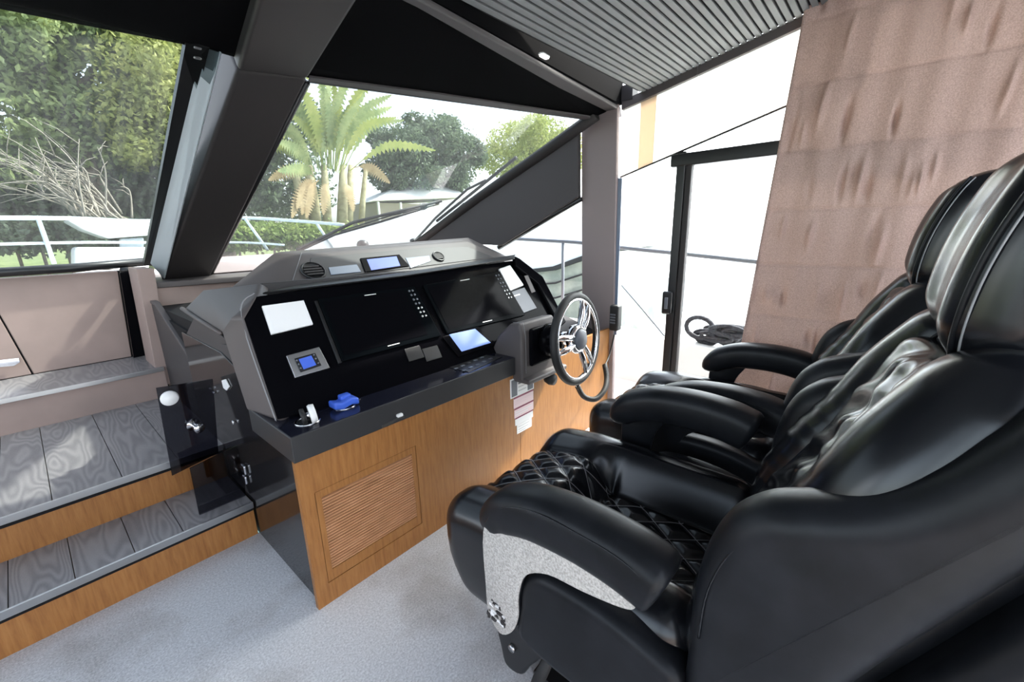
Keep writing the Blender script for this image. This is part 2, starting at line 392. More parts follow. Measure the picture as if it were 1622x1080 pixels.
# steps up to the forward landing (port of the helm)
Y1, Z1, Y2, Z2, Y3, Z3, Y4 = 1.957, .167, 2.27, .340, 3.262, .528, 3.727
XL = -1.7
lower = box('step', (XL, Y1+.005, -.02), (.47, Y2, Z1-.022), M_wood, bevel=0, kind='structure')
lower['label'] = 'lower step with an orange oak riser and grey oak tread'
for i, (a, b) in enumerate([(-1.7, -1.2), (-1.2, -.72), (-.72, -.40), (-.40, -.238), (-.238, -.085), (-.085, .074), (.074, .222), (.222, .47)]):
    box('plank', (a+.0012, Y1-.010, Z1-.022+.0006*(i % 2)), (b-.0012, Y2, Z1+.0006*(i % 2)), M_oak, lower, bevel=.001)
box('nosing', (XL, Y1-.018, Z1-.026), (.47, Y1-.0105, Z1+.003), M_steel, lower, bevel=.001)
box('shadow_gap', (XL, Y1-.002, Z1-.045), (.47, Y1+.0048, Z1-.0225), M_matblack, lower, bevel=0)
box('riser', (XL, Y1-.001, 0), (.47, Y1+.0045, Z1-.046), M_wood, lower, bevel=0)
land = box('landing', (XL, Y2+.005, -.02), (.47, Y3, Z2-.022), M_wood, bevel=0, kind='structure')
xs_ = [-1.7, -1.3, -.98, -.66, -.40, -.225, -.09, .112, .30, .56]
for i in range(len(xs_)-1):
    box('plank', (xs_[i]+.0012, Y2-.010, Z2-.022+.0006*(i % 2)), (xs_[i+1]-.0012, Y3-.001, Z2+.0006*(i % 2)), M_oak, land, bevel=.001)
box('nosing', (XL, Y2-.018, Z2-.026), (.47, Y2-.0105, Z2+.003), M_steel, land, bevel=.001)
box('shadow_gap', (XL, Y2-.002, Z2-.045), (.47, Y2+.0048, Z2-.0225), M_matblack, land, bevel=0)
box('riser', (XL, Y2-.001, Z1), (.47, Y2+.0045, Z2-.046), M_wood, land, bevel=0)
# bench-like ledge under the front wall
ledge = box('trim_1', (XL, Y3, Z2-.1), (.47, Y4, Z3-.02), M_taupe, bevel=0, kind='structure')
box('shelf_top', (XL, Y3-.008, Z3-.02), (.47, Y4, Z3), M_oak, ledge, bevel=.002)
box('nosing', (XL, Y3-.014, Z3-.022), (.47, Y3-.0085, Z3+.002), M_steel, ledge, bevel=.001)
wf = box('wall_front', (XL, Y4+.012, Z3-.3), (.60, Y4+.08, 1.095), M_matblack, bevel=0, kind='structure')
# padded panels of the front wall, split by a leaning seam
prism('panel', [(-.155, Z3+.002), (-.066, Z3+.002), (-.118, .90), (-.30, 1.095), (-1.7, 1.095), (-1.7, Z3+.002)], 1, Y4, Y4+.014, M_taupe, wf, bevel=.005)
prism('panel', [(-.058, Z3+.002), (.388, Z3+.002), (.425, 1.095), (-.290, 1.095), (-.111, .902)], 1, Y4, Y4+.014, M_taupe, wf, bevel=.005)
slab('handle', [at(u, v, y=Y4-.02) for u, v in [(-40, 574), (30, 566), (32, 573), (22, 579), (-40, 584)]], .014, M_chrome, wf)
slab('trim_2', [at(u, v, y=3.62) for u, v in [(189, 432), (215, 428), (240, 560), (211, 566)]], .02, M_gloss, kind='structure')
lathe('trim_3', [(.035, 0), (.038, .015), (.03, .03), (.0, .032)], at(202, 431, y=3.66), (0, 0, 1), M_black, kind='structure')
v, f = slabd([at(214.6, 425.7, y=3.30), at(243, 425, y=3.30), at(273, 607, y=3.30), at(250, 609, y=3.30)], .02)
v = np.array(v); v[:4, 1] = 3.55; obj('wall_post', v, f, M_taupe, bevel=.004, kind='structure')
# forward wall behind the helm and the shelf under the windscreen
wh = box('wall_helm', (.49, 3.31, .30), (2.5, 3.36, 1.00), M_taupe, bevel=.004, kind='structure')
v = [(.50, 3.31, 1.0), (2.52, 3.0, 1.0), (2.52, 3.9, 1.03), (.50, 3.9, 1.03), (.50, 3.31, 1.035), (2.52, 3.0, 1.035), (2.52, 3.9, 1.05), (.50, 3.9, 1.05)]
obj('trim_4', v, BF, M_greyleather, bevel=.006, kind='structure')
prism('trim_5', [(3.52, 1.045), (3.60, 1.13), (3.75, 1.15), (3.75, 1.045)], 0, .86, 2.5, M_pillar, bevel=.01, kind='structure')

# ---- windscreen
def pane(name, pts, m, th=.008):
    v, f = slabd(pts, th); return obj(name, v, f, m)
HB = 1.945
gl = pane('glass', [(-1.7, 3.74, 1.10), (.70, 3.74, 1.13), (.64, 1.93, HB), (-1.7, 2.18, HB)], G_wind)
w1 = bpy.data.objects.new('window_1', None); COL.objects.link(w1); w1['kind'] = 'structure'; gl.parent = w1; gl.name = 'glass'
def cbar(name, pts, r, m, parent=None, **k): return tube(name, pts, r, m, parent, n=8, **k)
cbar('gasket', [at(-40, 434, y=3.70), at(120, 424, y=3.70), at(238, 414, y=3.70)], .026, M_black, w1)
v, f = slabd([at(291, 58, y=1.95), at(330, 58, y=1.93), at(246, 414, y=3.6), at(226, 414, y=3.62)], .03); obj('gasket', v, f, M_black, w1)
v, f = slabd([at(328, 55, y=1.90), at(360, 52, y=1.88), at(262, 440, y=3.44), at(240, 415, y=3.5)], .012); obj('frame', v, f, M_alu, w1, bevel=.003)
for k in (76, 92): box('clip', tuple(at(313, k, y=1.93)-np.array([.012, .006, .004])), tuple(at(313, k, y=1.93)+np.array([.012, .006, .004])), M_steel, w1)
A_ = [(.70, 3.62, 1.15), (2.47, 3.44, 1.19), (2.46, 1.52, HB), (.99, 1.99, HB), (.80, 1.99, HB)]
w2 = bpy.data.objects.new('window_2', None); COL.objects.link(w2); w2['kind'] = 'structure'
v, f = slabd(A_, .008); obj('glass', v, f, G_wind, w2)
# centre mullion, raked, running on under the headliner
def beam8(a4, b4): return list(a4)+list(b4), [(0, 1, 2, 3), (7, 6, 5, 4), (0, 4, 5, 1), (1, 5, 6, 2), (2, 6, 7, 3), (3, 7, 4, 0)]
mu = MB()
mu.add(*beam8([(.60, 3.5, 1.02), (.87, 3.5, 1.03), (.87, 3.62, 1.16), (.60, 3.62, 1.16)], [(.70, 1.95, 1.90), (.97, 1.95, 1.93), (.97, 2.03, 2.04), (.70, 2.03, 2.04)]))
m1 = mu.build('trim_6', M_trim_dark, bevel=.018, kind='structure')
mu = MB(); mu.add(*beam8([(.70, 1.955, 1.899), (.97, 1.955, 1.929), (.97, 2.03, 2.06), (.70, 2.03, 2.06)], [(.52, 1.0, 1.985), (.77, 1.0, 1.99), (.77, 1.0, 2.08), (.52, 1.0, 2.08)]))
mu.build('trim_7', M_trim_dark, bevel=.015, kind='structure')
cbar('gasket', [(.882, 3.53, 1.05), (.978, 1.985, 1.925)], .013, M_black, w2)
# headliner (dark) between windscreen top and the slatted ceiling
hl = MB()
top = [(-1.7, 2.18, HB), (.13, 2.04, HB), (.60, 1.95, HB), (.99, 1.99, HB), (1.56, 1.80, HB), (2.50, 1.50, HB), (2.56, 1.33, 2.0), (1.05, 1.20, 2.0), (.5, 1.16, 2.0), (-1.7, 1.16, 2.0)]
n = len(top); hl.add([p for p in top]+[(p[0], p[1], p[2]+.12) for p in top], [list(range(n)), list(range(2*n-1, n-1, -1))]+[(i, (i+1) % n, n+(i+1) % n, n+i) for i in range(n)])
hl.build('ceiling_front', M_headliner, kind='structure')
slab('trim_8', [at(490, 119, z=HB-.002), at(700, 147, z=HB-.002), at(935, 183, z=HB-.002), at(935, 189, z=HB-.002), at(700, 157, z=HB-.002), at(488, 128, z=HB-.002)], .008, M_apillar, kind='structure', bevel=.001)
# front beam of the slatted ceiling + dark slot + courtesy lamp
slab('trim_9', [at(685, 0, z=1.996), at(983, 168, z=1.996), at(985, 180, z=1.996), at(968, 181, z=1.996), at(660, 0, z=1.996), at(500, -80, z=1.996), at(540, -80, z=1.996)], .022, M_apillar, kind='structure', bevel=.006)
lm = thing('courtesy_lamp', 'small white oval courtesy lamp on the beam ahead of the slatted ceiling', 'lamp', tuple(at(862, 87, z=1.985)))
o_ = at(862, 87, z=1.985); a_ = at(876, 95, z=1.985)-at(848, 79, z=1.985); a_ /= np.linalg.norm(a_)
b_ = np.cross(a_, [0, 0, 1])
ov = [o_+a_*(math.copysign(.018, math.cos(t))+.009*math.cos(t))+b_*.011*math.sin(t) for t in np.linspace(.05, 2*PI+.05, 20, endpoint=False)]
slab('lens', ov, .006, M_lamp, lm, lift=.003, bevel=.001)
ov2 = [o_+(p-o_)*1.18 for p in ov]; slab('bezel', ov2, .005, M_white, lm, lift=-.001, bevel=.001)

# slatted ceiling
CP = [(1.22, 2.035), (.3, 2.23), (-.6, 2.37), (-3.2, 2.47)]
def czy(y):
    for (a, za), (b, zb) in zip(CP, CP[1:]):
        if y >= b: return za+(zb-za)*(y-a)/(b-a)
    return CP[-1][1]
poly = [(y, z+.012) for y, z in CP]+[(y, z+.10) for y, z in CP[::-1]]
cut = [(-.8, czy(-.8)), (-2.7, czy(-2.7))]
ce = prism('ceiling', [(y, z+.012) for y, z in CP[:2]]+[(-.8, czy(-.8)+.012), (-.8, czy(-.8)+.10)]+[(y, z+.10) for y, z in CP[:2][::-1]], 0, -1.7, 2.56, M_matblack, bevel=0, kind='structure')
ca = MB()                                                  # rest of the roof round an unseen sunroof, added to let skylight in
for x0, x1, ya, yb in ((-1.7, -1.2, -.8, -3.2), (1.9, 2.56, -.8, -3.2), (-1.2, 1.9, -2.9, -3.2)):
    ca.add(*beam8([(x0, ya, czy(ya)+.012), (x1, ya, czy(ya)+.012), (x1, ya, czy(ya)+.1), (x0, ya, czy(ya)+.1)], [(x0, yb, czy(yb)+.012), (x1, yb, czy(yb)+.012), (x1, yb, czy(yb)+.1), (x0, yb, czy(yb)+.1)]))
ca.build('ceiling_aft', M_white, kind='structure')
w6 = bpy.data.objects.new('added_sunroof', None); COL.objects.link(w6); w6['kind'] = 'structure'  # unseen roof pane, added to brighten the carpet and seat tops
obj('glass', [(-1.2, -.8, czy(-.8)+.09), (1.9, -.8, czy(-.8)+.09), (1.9, -2.9, czy(-2.9)+.09), (-1.2, -2.9, czy(-2.9)+.09)], [(0, 1, 2, 3)], G_side, w6)
y = 1.205; pitch = .0315; smesh = None
while y > -.75:
    z0 = czy(y); z1 = czy(y-pitch); d = np.array([z1-z0, pitch]); ang = math.atan2(z1-z0, -pitch)
    x0 = 1.02 if y > 1.13 else -1.7
    x0 = -1.7
    w = pitch*.74
    if smesh is None:
        o = box('slat', (-2.13, -w/2, -.006), (2.13, w/2, .006), M_slat, None, bevel=.002); smesh = o.data
        o.parent = ce; first = True
        sl0 = o
    else:
        o = sl0.copy(); COL.objects.link(o)
    cl = wloc(ce)
    o.location = (.43-cl.x, y-pitch/2-cl.y, (z0+z1)/2-cl.z); o.rotation_euler = (math.atan2(z0-z1, pitch), 0, 0)
    y -= pitch
# side rail of the ceiling
rail_pts = [(2.55, y, czy(y)-.042) for y in (1.33, .9, .3, -.2, -.6, -1.5, -3.2)]
rl = MB()
for (a, b) in zip(rail_pts, rail_pts[1:]):
    rl.add(*beam8([(2.55, a[1], a[2]), (2.60, a[1], a[2]), (2.60, a[1], a[2]+.05), (2.55, a[1], a[2]+.05)], [(2.55, b[1], b[2]), (2.60, b[1], b[2]), (2.60, b[1], b[2]+.05), (2.55, b[1], b[2]+.05)]))
box('trim_15', (2.545, 1.26, 2.015), (2.62, 1.40, 2.10), M_trim_dark, bevel=.004, kind='structure')
rl.build('trim_10', M_greyleather, bevel=.004, kind='structure')

# ---- starboard side: pillar, diagonal A pillar, door frame, glass
p4 = [at(950, 655, x=2.60), at(980, 657, x=2.56), at(985, 172, x=2.56), at(918, 186, x=2.60)]
v, f = slabd([(2.60, 1.56, -.02), (2.57, 1.30, -.02), (2.545, 1.335, 2.03), (2.575, 1.60, 2.0)], .03); obj('wall_pillar', v, f, M_pillar, bevel=.006, kind='structure')
slab('trim_11', [at(970, 282, x=2.55), at(986, 282, x=2.55), at(977, 530, x=2.55), at(968, 530, x=2.55)], .008, M_bluepanel, kind='structure')
ap = MB()
ap.add(*slabd([at(672, 384, x=2.52), at(800, 388, x=2.55), at(921, 312, x=2.55), at(921, 205, x=2.53), at(895, 215, x=2.53)], .04))
ap.build('trim_12', M_apillar, bevel=.01, kind='structure')
cbar('trim_13', [at(640, 402, x=2.49), at(760, 312, x=2.49), at(880, 228, x=2.49), at(944, 182, x=2.49)], .038, M_trim_dark, kind='structure')
cbar('trim_14', [at(790, 392, x=2.545), at(860, 350, x=2.545), at(921, 314, x=2.545)], .02, M_black, kind='structure')
w3 = bpy.data.objects.new('window_3', None); COL.objects.link(w3); w3['kind'] = 'structure'
v, f = slabd([(2.6, 1.55, .93), (2.6, 2.6, .93), (2.6, 2.6, 1.22), (2.6, 1.6, 1.62)], .006); obj('glass', v, f, G_side, w3)
box('wall_starboard', (2.57, 1.40, -.1), (2.64, 3.4, .60), M_taupe, bevel=.004, kind='structure')
w4 = bpy.data.objects.new('window_4', None); COL.objects.link(w4); w4['kind'] = 'structure'
obj('glass', *boxd((2.600, -.9, .06), (2.606, 1.32, 2.2)), G_side, w4)
box('baseboard_starboard', (2.56, -3.2, 0), (2.64, 1.31, .06), M_white, bevel=.004, kind='structure')
d1 = bpy.data.objects.new('door_1', None); COL.objects.link(d1); d1['kind'] = 'structure'
box('frame', (2.575, .935, .02), (2.63, .985, 1.70), M_black, d1, bevel=.006)
box('frame', (2.580, .90, .02), (2.626, .933, 1.63), M_trim_dark, d1, bevel=.006)
v, f = beam8([(2.57, 1.02, 1.622), (2.63, 1.02, 1.622), (2.63, 1.02, 1.69), (2.57, 1.02, 1.69)], [(2.57, -.9, 1.665), (2.63, -.9, 1.665), (2.63, -.9, 1.735), (2.57, -.9, 1.735)])
v = np.array(v); v[4:, 2] += -.03
obj('frame', v, f, M_black, d1, bevel=.008)
box('lock', (2.545, .945, .775), (2.576, 1.005, .915), M_black, d1, bevel=.012, seg=3)
box('latch', (2.535, .965, .81), (2.546, .985, .88), M_grey, d1, bevel=.004)
# port side and aft of the saloon (behind the camera): low wall with windows, open to the cockpit aft
box('wall_port', (-1.74, -3.2, -.02), (-1.70, 3.8, .85), M_taupe, bevel=0, kind='structure')
box('wall_port_top', (-1.74, -3.2, 2.15), (-1.70, 1.7, 2.55), M_taupe, bevel=0, kind='structure')
for yy in (-1.6, .1, 1.5): box('wall_port_post', (-1.735, yy-.06, .85), (-1.705, yy+.06, 2.15), M_trim_dark, bevel=0, kind='structure')
w5 = bpy.data.objects.new('window_5', None); COL.objects.link(w5); w5['kind'] = 'structure'
obj('glass', *boxd((-1.722, -3.2, .85), (-1.718, 1.7, 2.15)), G_side, w5)
box('wall_starboard_aft', (2.62, -3.2, 0), (2.66, -.92, 2.5), M_taupe, bevel=0, kind='structure')

# white blind at the top of the side window
bl = thing('roller_blind', 'white translucent blind across the top of the starboard side window', 'blind', (2.585, .9, 1.6))
B1 = [(2.582, 1.325, 1.600), (2.582, .40, 1.865), (2.575, .38, 2.21), (2.575, 1.325, 2.01)]
def bquad(u0, u1): # along the length, 0 = at the pillar
    a, b, c, d = [np.array(p) for p in B1]
    return [a+(b-a)*u0, a+(b-a)*u1, d+(c-d)*u1, d+(c-d)*u0]
slab('cloth', bquad(0, .115), .004, M_blind, bl, bevel=0); slab('cloth', bquad(.115, .215), .004, M_blindbeige, bl, bevel=0, label='beige stretch of the blind'); slab('cloth', bquad(.215, 1.25), .004, M_blind, bl, bevel=0)
q0, q1 = np.array(B1[0]), np.array(B1[1]); tube('bottom_bar', [q0+(q1-q0)*-.01, q0+(q1-q0)*1.2], .006, M_trim_dark, bl, n=6)

# curtain: roman shade with ruffled folds
def curtain():
    ny, nz = 300, 300
    yy = np.linspace(0, 1, ny); zz = np.linspace(0, 1, nz); Yg, Zg = np.meshgrid(yy, zz, indexing='ij')
    ztop, zbot = 2.50, .05
    Z = ztop+(zbot-ztop)*Zg
    yl = .435+(.525-.435)*(2.2-Z)/1.5      # forward edge leans with the glass
    Y = yl-Yg*1.75
    X = np.full_like(Y, 2.518)
    X -= .012*np.exp(-(Yg/.012)**2)
    r2 = np.random.default_rng(3)
    seams = [2.36, 2.16, 1.90, 1.62, 1.36, 1.10, .84, .58, .32, .05]
    for i in range(len(seams)-1):
        zt, zb = seams[i], seams[i+1]; s = np.clip((zt-Z)/(zt-zb), 0, 1)*((Z <= zt) & (Z > zb)); env = np.sin(PI*s)**.8
        X += -.012*env
        for k in range(15):
            c = r2.uniform(.0, 1.75); wd = r2.uniform(.007, .015); amp = r2.uniform(.012, .040)*r2.choice([-1, 1], p=[.35, .65]); tilt = r2.uniform(-.02, .02)
            zc = r2.uniform(.3, .75); ew = r2.uniform(.14, .30)
            X -= amp*np.exp(-((yl-Y-c-tilt*(s-.5))/wd)**2)*np.exp(-((s-zc)/ew)**2)*(s > 0)
        X += .008*np.exp(-((Z-zt)/.004)**2)
    X += .006*np.sin(Yg*40)+.004*np.sin(Yg*95+2)
    V = np.stack([X, Y, Z], -1).reshape(-1, 3)
    F = [(i*nz+j, (i+1)*nz+j, (i+1)*nz+j+1, i*nz+j+1) for i in range(ny-1) for j in range(nz-1)]
    c = thing('curtain', 'rose taupe ruffled fabric curtain hanging over the starboard side window', 'curtain', (2.535, -.3, .05))
    obj('fabric', V, F, M_curtain, c, smooth=True)
    hem = MB(); hem.add(*tubed([(2.508, .435+(.525-.435)*(2.2-z)/1.5, z) for z in np.linspace(2.5, .05, 14)], .007, 6)); hem.build('hem', M_curtain, c, smooth=True)
    tube('curtain_rail', [(2.556, .40, czy(.4)+.0), (2.556, -.6, czy(-.6)+.0)], .006, M_white, c, n=6)
curtain()

# ================================================================== HELM CONSOLE
XC0, XC1, YF = .455, 1.60, 1.344
hc = thing('helm_console', 'grey leather helm console with dark instrument panel on an orange oak base', 'helm console', (1.1, 1.7, 0))
# body behind the oak front (gloss dark side) reaching forward to the wall
body = [(YF+.004, 0), (YF+.004, .585), (1.50, .66), (1.92, .90), (3.25, .90), (3.25, 0)]
prism('side_panel', [(YF+.002, 0), (YF+.002, .60), (1.52, .66), (1.80, .80), (2.0, .84), (2.6, .84), (2.6, 0)], 0, .475, .50, M_side, hc, bevel=.003)
prism('base_cabinet', [(YF+.03, 0.01), (YF+.03, .60), (1.56, .66), (2.1, .82), (3.28, .86), (3.28, .01)], 0, .5005, 2.5, M_matblack, hc, bevel=0)
prism('side_cabinet', [(2.6, 0), (2.6, .69), (2.76, .745), (3.18, .917), (3.29, .915), (3.29, 0)], 0, .487, .51, M_darkleather, hc, bevel=.006)
box('cabinet_core', (.512, 1.85, .30), (1.4, 3.29, .895), M_matblack, hc, bevel=0)
prism('cabinet_cap', [(3.29, .917), (3.29, .935), (3.19, .935), (2.60, .70), (2.60, .68), (3.18, .915)], 0, .484, .513, M_greyleather, hc, bevel=.003)
# oak front with the ventilation grille
vx0, vx1, vz0, vz1 = .504, .922, .083, .453
fr = MB()
for a, b in [((.458, 0), (vx0, .59)), ((vx1, 0), (1.585, .59)), ((vx0, 0), (vx1, vz0)), ((vx0, vz1), (vx1, .59))]:
    fr.add(*boxd((a[0], YF, a[1]), (b[0], YF+.02, b[1])))
fr.build('front_panel', M_wood, hc)
box('front_panel', (1.588, YF, 0), (2.58, YF+.02, .64), M_wood, hc, bevel=.001)
gr = box('vent_grille', (vx0+.002, YF+.012, vz0+.002), (vx1-.002, YF+.02, vz1-.002), M_woodback, hc, bevel=0)
for a, b in [((vx0+.002, vz0+.002), (vx0+.022, vz1-.002)), ((vx1-.022, vz0+.002), (vx1-.002, vz1-.002)), ((vx0+.022, vz0+.002), (vx1-.022, vz0+.045)), ((vx0+.022, vz1-.030), (vx1-.022, vz1-.002))]:
    box('grille_frame', (a[0], YF+.001, a[1]), (b[0], YF+.012, b[1]), M_wood, gr, bevel=.001)
ns = 26; zz0 = vz0+.047; dz = (vz1-.032-zz0)/ns
for i in range(ns):
    z = zz0+i*dz
    v, f = prismd([(YF+.001, z+.002), (YF+.001, z+dz*.55), (YF+.0115, z+dz*.85), (YF+.0115, z+dz*.3)], 0, vx0+.022, vx1-.022)
    obj('slat', v, f, M_woodslat, gr)
# tray (worktop) with chamfered left end
ZT = .682
tp = [(.452, 1.326), (1.535, 1.326), (1.535, 1.62), (.455, 1.70)]
v, f = prismd(tp, 2, .592, ZT); obj('tray', v, f, M_trayedge, hc, bevel=.003)
v, f = prismd([(.457, 1.331), (1.533, 1.331), (1.533, 1.62), (.459, 1.69)], 2, ZT-.001, ZT+.0015); obj('tray_top', v, f, M_tray, hc)
slab('trim_strip', [at(605, 674, y=1.326), at(640, 657, y=1.326), at(640, 661, y=1.326), at(605, 678, y=1.326)], .002, M_steel, hc, bevel=0)
box('latch', tuple(at(632, 657, y=1.326)+np.array([-.012, -.012, -.006])), tuple(at(632, 657, y=1.326)+np.array([.012, .004, .006])), M_white, hc, bevel=.003, label='white latch')
# instrument panel plane
TA = math.radians(59); DN = np.array([0, -math.sin(TA), math.cos(TA)]); D0 = np.array([0, 1.46, .69])
def dp(u, v, lift=0.): return onplane(u, v, D0+DN*lift, DN)
pan = slab('instrument_panel', [dp(440, 664), dp(387, 504), dp(407, 469), dp(816, 412), dp(850, 440), dp(888, 508), dp(870, 560)], .006, M_gloss, hc, lift=-.008)
# displays
def display(c, btn):
    p = [dp(*q) for q in c]; d = slab('display', p, .012, M_screen, hc, bevel=.003)
    def bl(s, t): return p[0]*(1-s)*(1-t)+p[1]*s*(1-t)+p[2]*s*t+p[3]*(1-s)*t
    lift = DN*.013
    slab('screen', [bl(.03, .06)+lift, bl(.86, .06)+lift, bl(.86, .92)+lift, bl(.03, .92)+lift], .001, M_gloss, d, bevel=0)
    for (s0, s1, t) in btn: slab('mark', [bl(s0, t)+lift*1.05, bl(s1, t)+lift*1.05, bl(s1, t+.013)+lift*1.05, bl(s0, t+.013)+lift*1.05], .0006, M_white, d, bevel=0)
    for t in (.08, .16, .25, .33, .42, .50, .58):
        for s in (.905, .945):
            cc = bl(s, t)+lift; lathe('button', [(.0055, 0), (.0055, .0018), (.004, .0026), (0, .0028)], cc, DN, M_grey if (t < .4) else M_steel, d, n=8)
    return d
display([(502, 475), (655, 455), (697, 533), (541, 574)], [(.42, .54, .045), (.42, .54, .94)])
display([(668, 453), (790, 431), (830, 500), (707, 530)], [(.42, .54, .045), (.42, .54, .94)])
slab('bezel_strip', [dp(497, 478), dp(502, 477), dp(541, 575), dp(535, 577)], .008, M_black, hc)
# card, pilot control, cover plates
slab('white_cover', [dp(414, 486), dp(480, 477), dp(495, 515), dp(429, 531)], .01, M_whitepaper, hc, bevel=.002, label='blank white cover plate')
pc = slab('pilot_control', [dp(452, 565), dp(504, 551), dp(521, 584), dp(466, 600)], .012, M_steel, hc, bevel=.002, label='steel framed pilot control with a small blue display')
slab('control_face', [dp(466, 568, .013), dp(499, 559, .013), dp(509, 579, .013), dp(476, 590, .013)], .003, M_black, pc)
slab('control_screen', [dp(473, 569, .016), dp(493, 563, .016), dp(501, 578, .016), dp(481, 585, .016)], .001, M_blue, pc, bevel=0)
for u, v in ((470, 571), (473, 577), (476, 583), (497, 562), (500, 568), (504, 575)):
    lathe('button', [(.0035, 0), (.003, .003), (0, .0035)], dp(u, v, .016), DN, M_grey, pc, n=8)
wc = [dp(788, 427), dp(806, 421), dp(828, 453), dp(806, 462)]
slab('white_cover', wc, .014, M_white, hc, bevel=.006, label='rounded white instrument cover')
gi = slab('small_display', [dp(806, 464), dp(829, 456), dp(849, 489), dp(822, 499)], .010, M_grey, hc, bevel=.003)
slab('mark', [dp(813, 468, .0105), dp(823, 465, .0105), dp(824, 467, .0105), dp(814, 470, .0105)], .0006, M_white, gi, bevel=0)
# black outer frame right of the panel, with inset strips
fo = [dp(812, 408), dp(820, 412), dp(856, 440), dp(893, 512), dp(884, 520), dp(848, 452), dp(812, 424)]
slab('panel_frame', fo, .03, M_gloss, hc, lift=-.006, bevel=.008)
slab('frame_inset', [dp(830, 437, .025), dp(836, 436, .025), dp(848, 462, .025), dp(842, 464, .025)], .002, M_greyleather, hc)
slab('frame_inset', [dp(862, 502, .025), dp(869, 500, .025), dp(876, 515, .025), dp(868, 516, .025)], .002, M_steel, hc)
# blue lit reversible screen and lower row
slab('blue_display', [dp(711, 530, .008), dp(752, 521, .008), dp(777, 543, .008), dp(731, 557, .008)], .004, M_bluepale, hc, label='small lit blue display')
slab('blue_display_frame', [dp(700, 534, .003), dp(756, 517, .003), dp(786, 545, .003), dp(726, 566, .003)], .005, M_gloss, hc)
for u0 in (640, 668):
    slab('cover_plate', [dp(u0, 553), dp(u0+24, 547), dp(u0+32, 566), dp(u0+8, 573)], .003, M_black, hc)
# key pad on the tray
kp = slab('key_pad', [at(703, 581, z=ZT+.001), at(752, 561, z=ZT+.001), at(795, 566, z=ZT+.001), at(742, 590, z=ZT+.001)], .004, M_black, hc)
for i in range(5):
    for j in range(3):
        a, b = (i+.25)/5, (j+.3)/3
        u = 703*(1-a)*(1-b)+752*a*(1-b)+795*a*b+742*(1-a)*b; v = 581*(1-a)*(1-b)+561*a*(1-b)+566*a*b+590*(1-a)*b
        c = at(u, v, z=ZT+.005); vb, fb = boxd(c-np.array([.010, .006, 0]), c+np.array([.010, .006, .003])); obj('key', vb, fb, M_grey if (i+j) % 3 else M_steel, kp)
# recessed cup holders
for (u, v) in ((487, 667), (545, 643)):
    c = at(u, v, z=ZT+.0015)
    lathe('cup_holder', [(.034, .001), (.037, .004), (.041, .003), (.042, 0), (.034, 0)], c, (0, 0, 1), M_chrome, hc, n=28)
    lathe('cup_well', [(.0, .0008), (.034, .0010), (.0341, .0012)], c, (0, 0, 1), M_matblack, hc, n=24)
# padded hood: bevelled cheeks, roof, side
a = np.array([.45, 2.332, .987]); b = at(321, 459, x=.51); c = np.array([.60, 1.80, 1.122]); d = np.array([.549, 1.698, 1.090]); e = np.array([.487, 1.659, 1.024])
f_ = np.array([.455, 1.685, 1.022]); g = np.array([.45, 1.821, .952]); h = np.array([.45, 1.707, .673]); i0 = np.array([.475, 1.462, .690])
h2 = np.array([.452, 1.46, .672])
hv = [a, b, c, d, e, f_, g, h, i0]
inn = [p+np.array([.05, .03, -.02]) for p in hv]
hf = [(0, 6, 5, 1), (1, 5, 3, 2), (5, 4, 3), (5, 6, 7, 8, 4)]
hf2 = [[q+9 for q in reversed(ff)] for ff in hf]
edge = [0, 6, 7, 8, 4, 3, 2, 1]
side = [(edge[k], edge[(k+1) % 8], edge[(k+1) % 8]+9, edge[k]+9) for k in range(8)]
obj('hood_cheek', hv+inn, hf+hf2+side, M_greyleather, hc, bevel=.014, seg=3)
# stitch lines on the cheek
for off in (.012, .020):
    pth = [i0+np.array([-.004, off, .0]), e+np.array([-.004, off, 0]), d+np.array([0, off, .004])]
    pth = [p+np.array([-.002, 0, .002]) for p in spline(pth, 8)]
    tube('stitching', pth, .0012, M_stitch, hc, n=5)
# piping along the lower edge of the cheek, grey bead
tube('bead', [a+np.array([-.003, 0, .004]), (a+g)/2+np.array([-.003, 0, .0]), g+np.array([-.003, 0, 0])], .009, M_greyleather, hc, n=8)
# recess under the cheek with two pockets
prism('side_recess', [(2.30, .96), (1.86, .90), (1.74, .70), (2.0, .58), (2.62, .80)], 0, .482, .494, M_darkleather, hc, bevel=.003)
slab('pocket', [at(352, 545, x=.478), at(385, 548, x=.478), at(395, 565, x=.478), at(366, 566, x=.478)], .006, M_darkleather, hc)
slab('pocket', [at(370, 570, x=.478), at(396, 568, x=.478), at(403, 582, x=.478), at(378, 586, x=.478)], .006, M_trim_dark, hc)
# roof of the hood behind the panel and visor over the displays
hood_top = [(.55, 1.70, 1.095), (1.985, 1.70, 1.11), (2.15, 1.95, 1.10), (2.10, 2.30, 1.06), (.52, 2.32, 1.0), (.56, 1.80, 1.118)]
obj('hood_top', [c, (1.99, 1.80, 1.10), (2.12, 2.3, 1.05), (.50, 2.36, 1.02), (.60, 1.80, 1.02), (1.99, 1.80, 1.02), (2.12, 2.3, .95), (.50, 2.36, .95)], [(0, 1, 2, 3), (7, 6, 5, 4), (0, 4, 5, 1), (1, 5, 6, 2), (2, 6, 7, 3), (3, 7, 4, 0)], M_darkleather, hc, bevel=.01)
vp = [onplane(u, v, (0, 1.67, 1.115), (0, .25, 1)) for u, v in [(440, 458), (640, 434), (815, 402), (813, 409), (640, 442), (470, 463)]]
vis = MB(); q = [at(415, 467, y=1.69), at(480, 453, y=1.80), at(640, 434, y=1.82), at(817, 405, y=1.86), at(815, 411, y=1.68), at(640, 439, y=1.67)]
vis.add(*slabd(q, .009)); vis.build('visor', M_black, hc, bevel=.005)
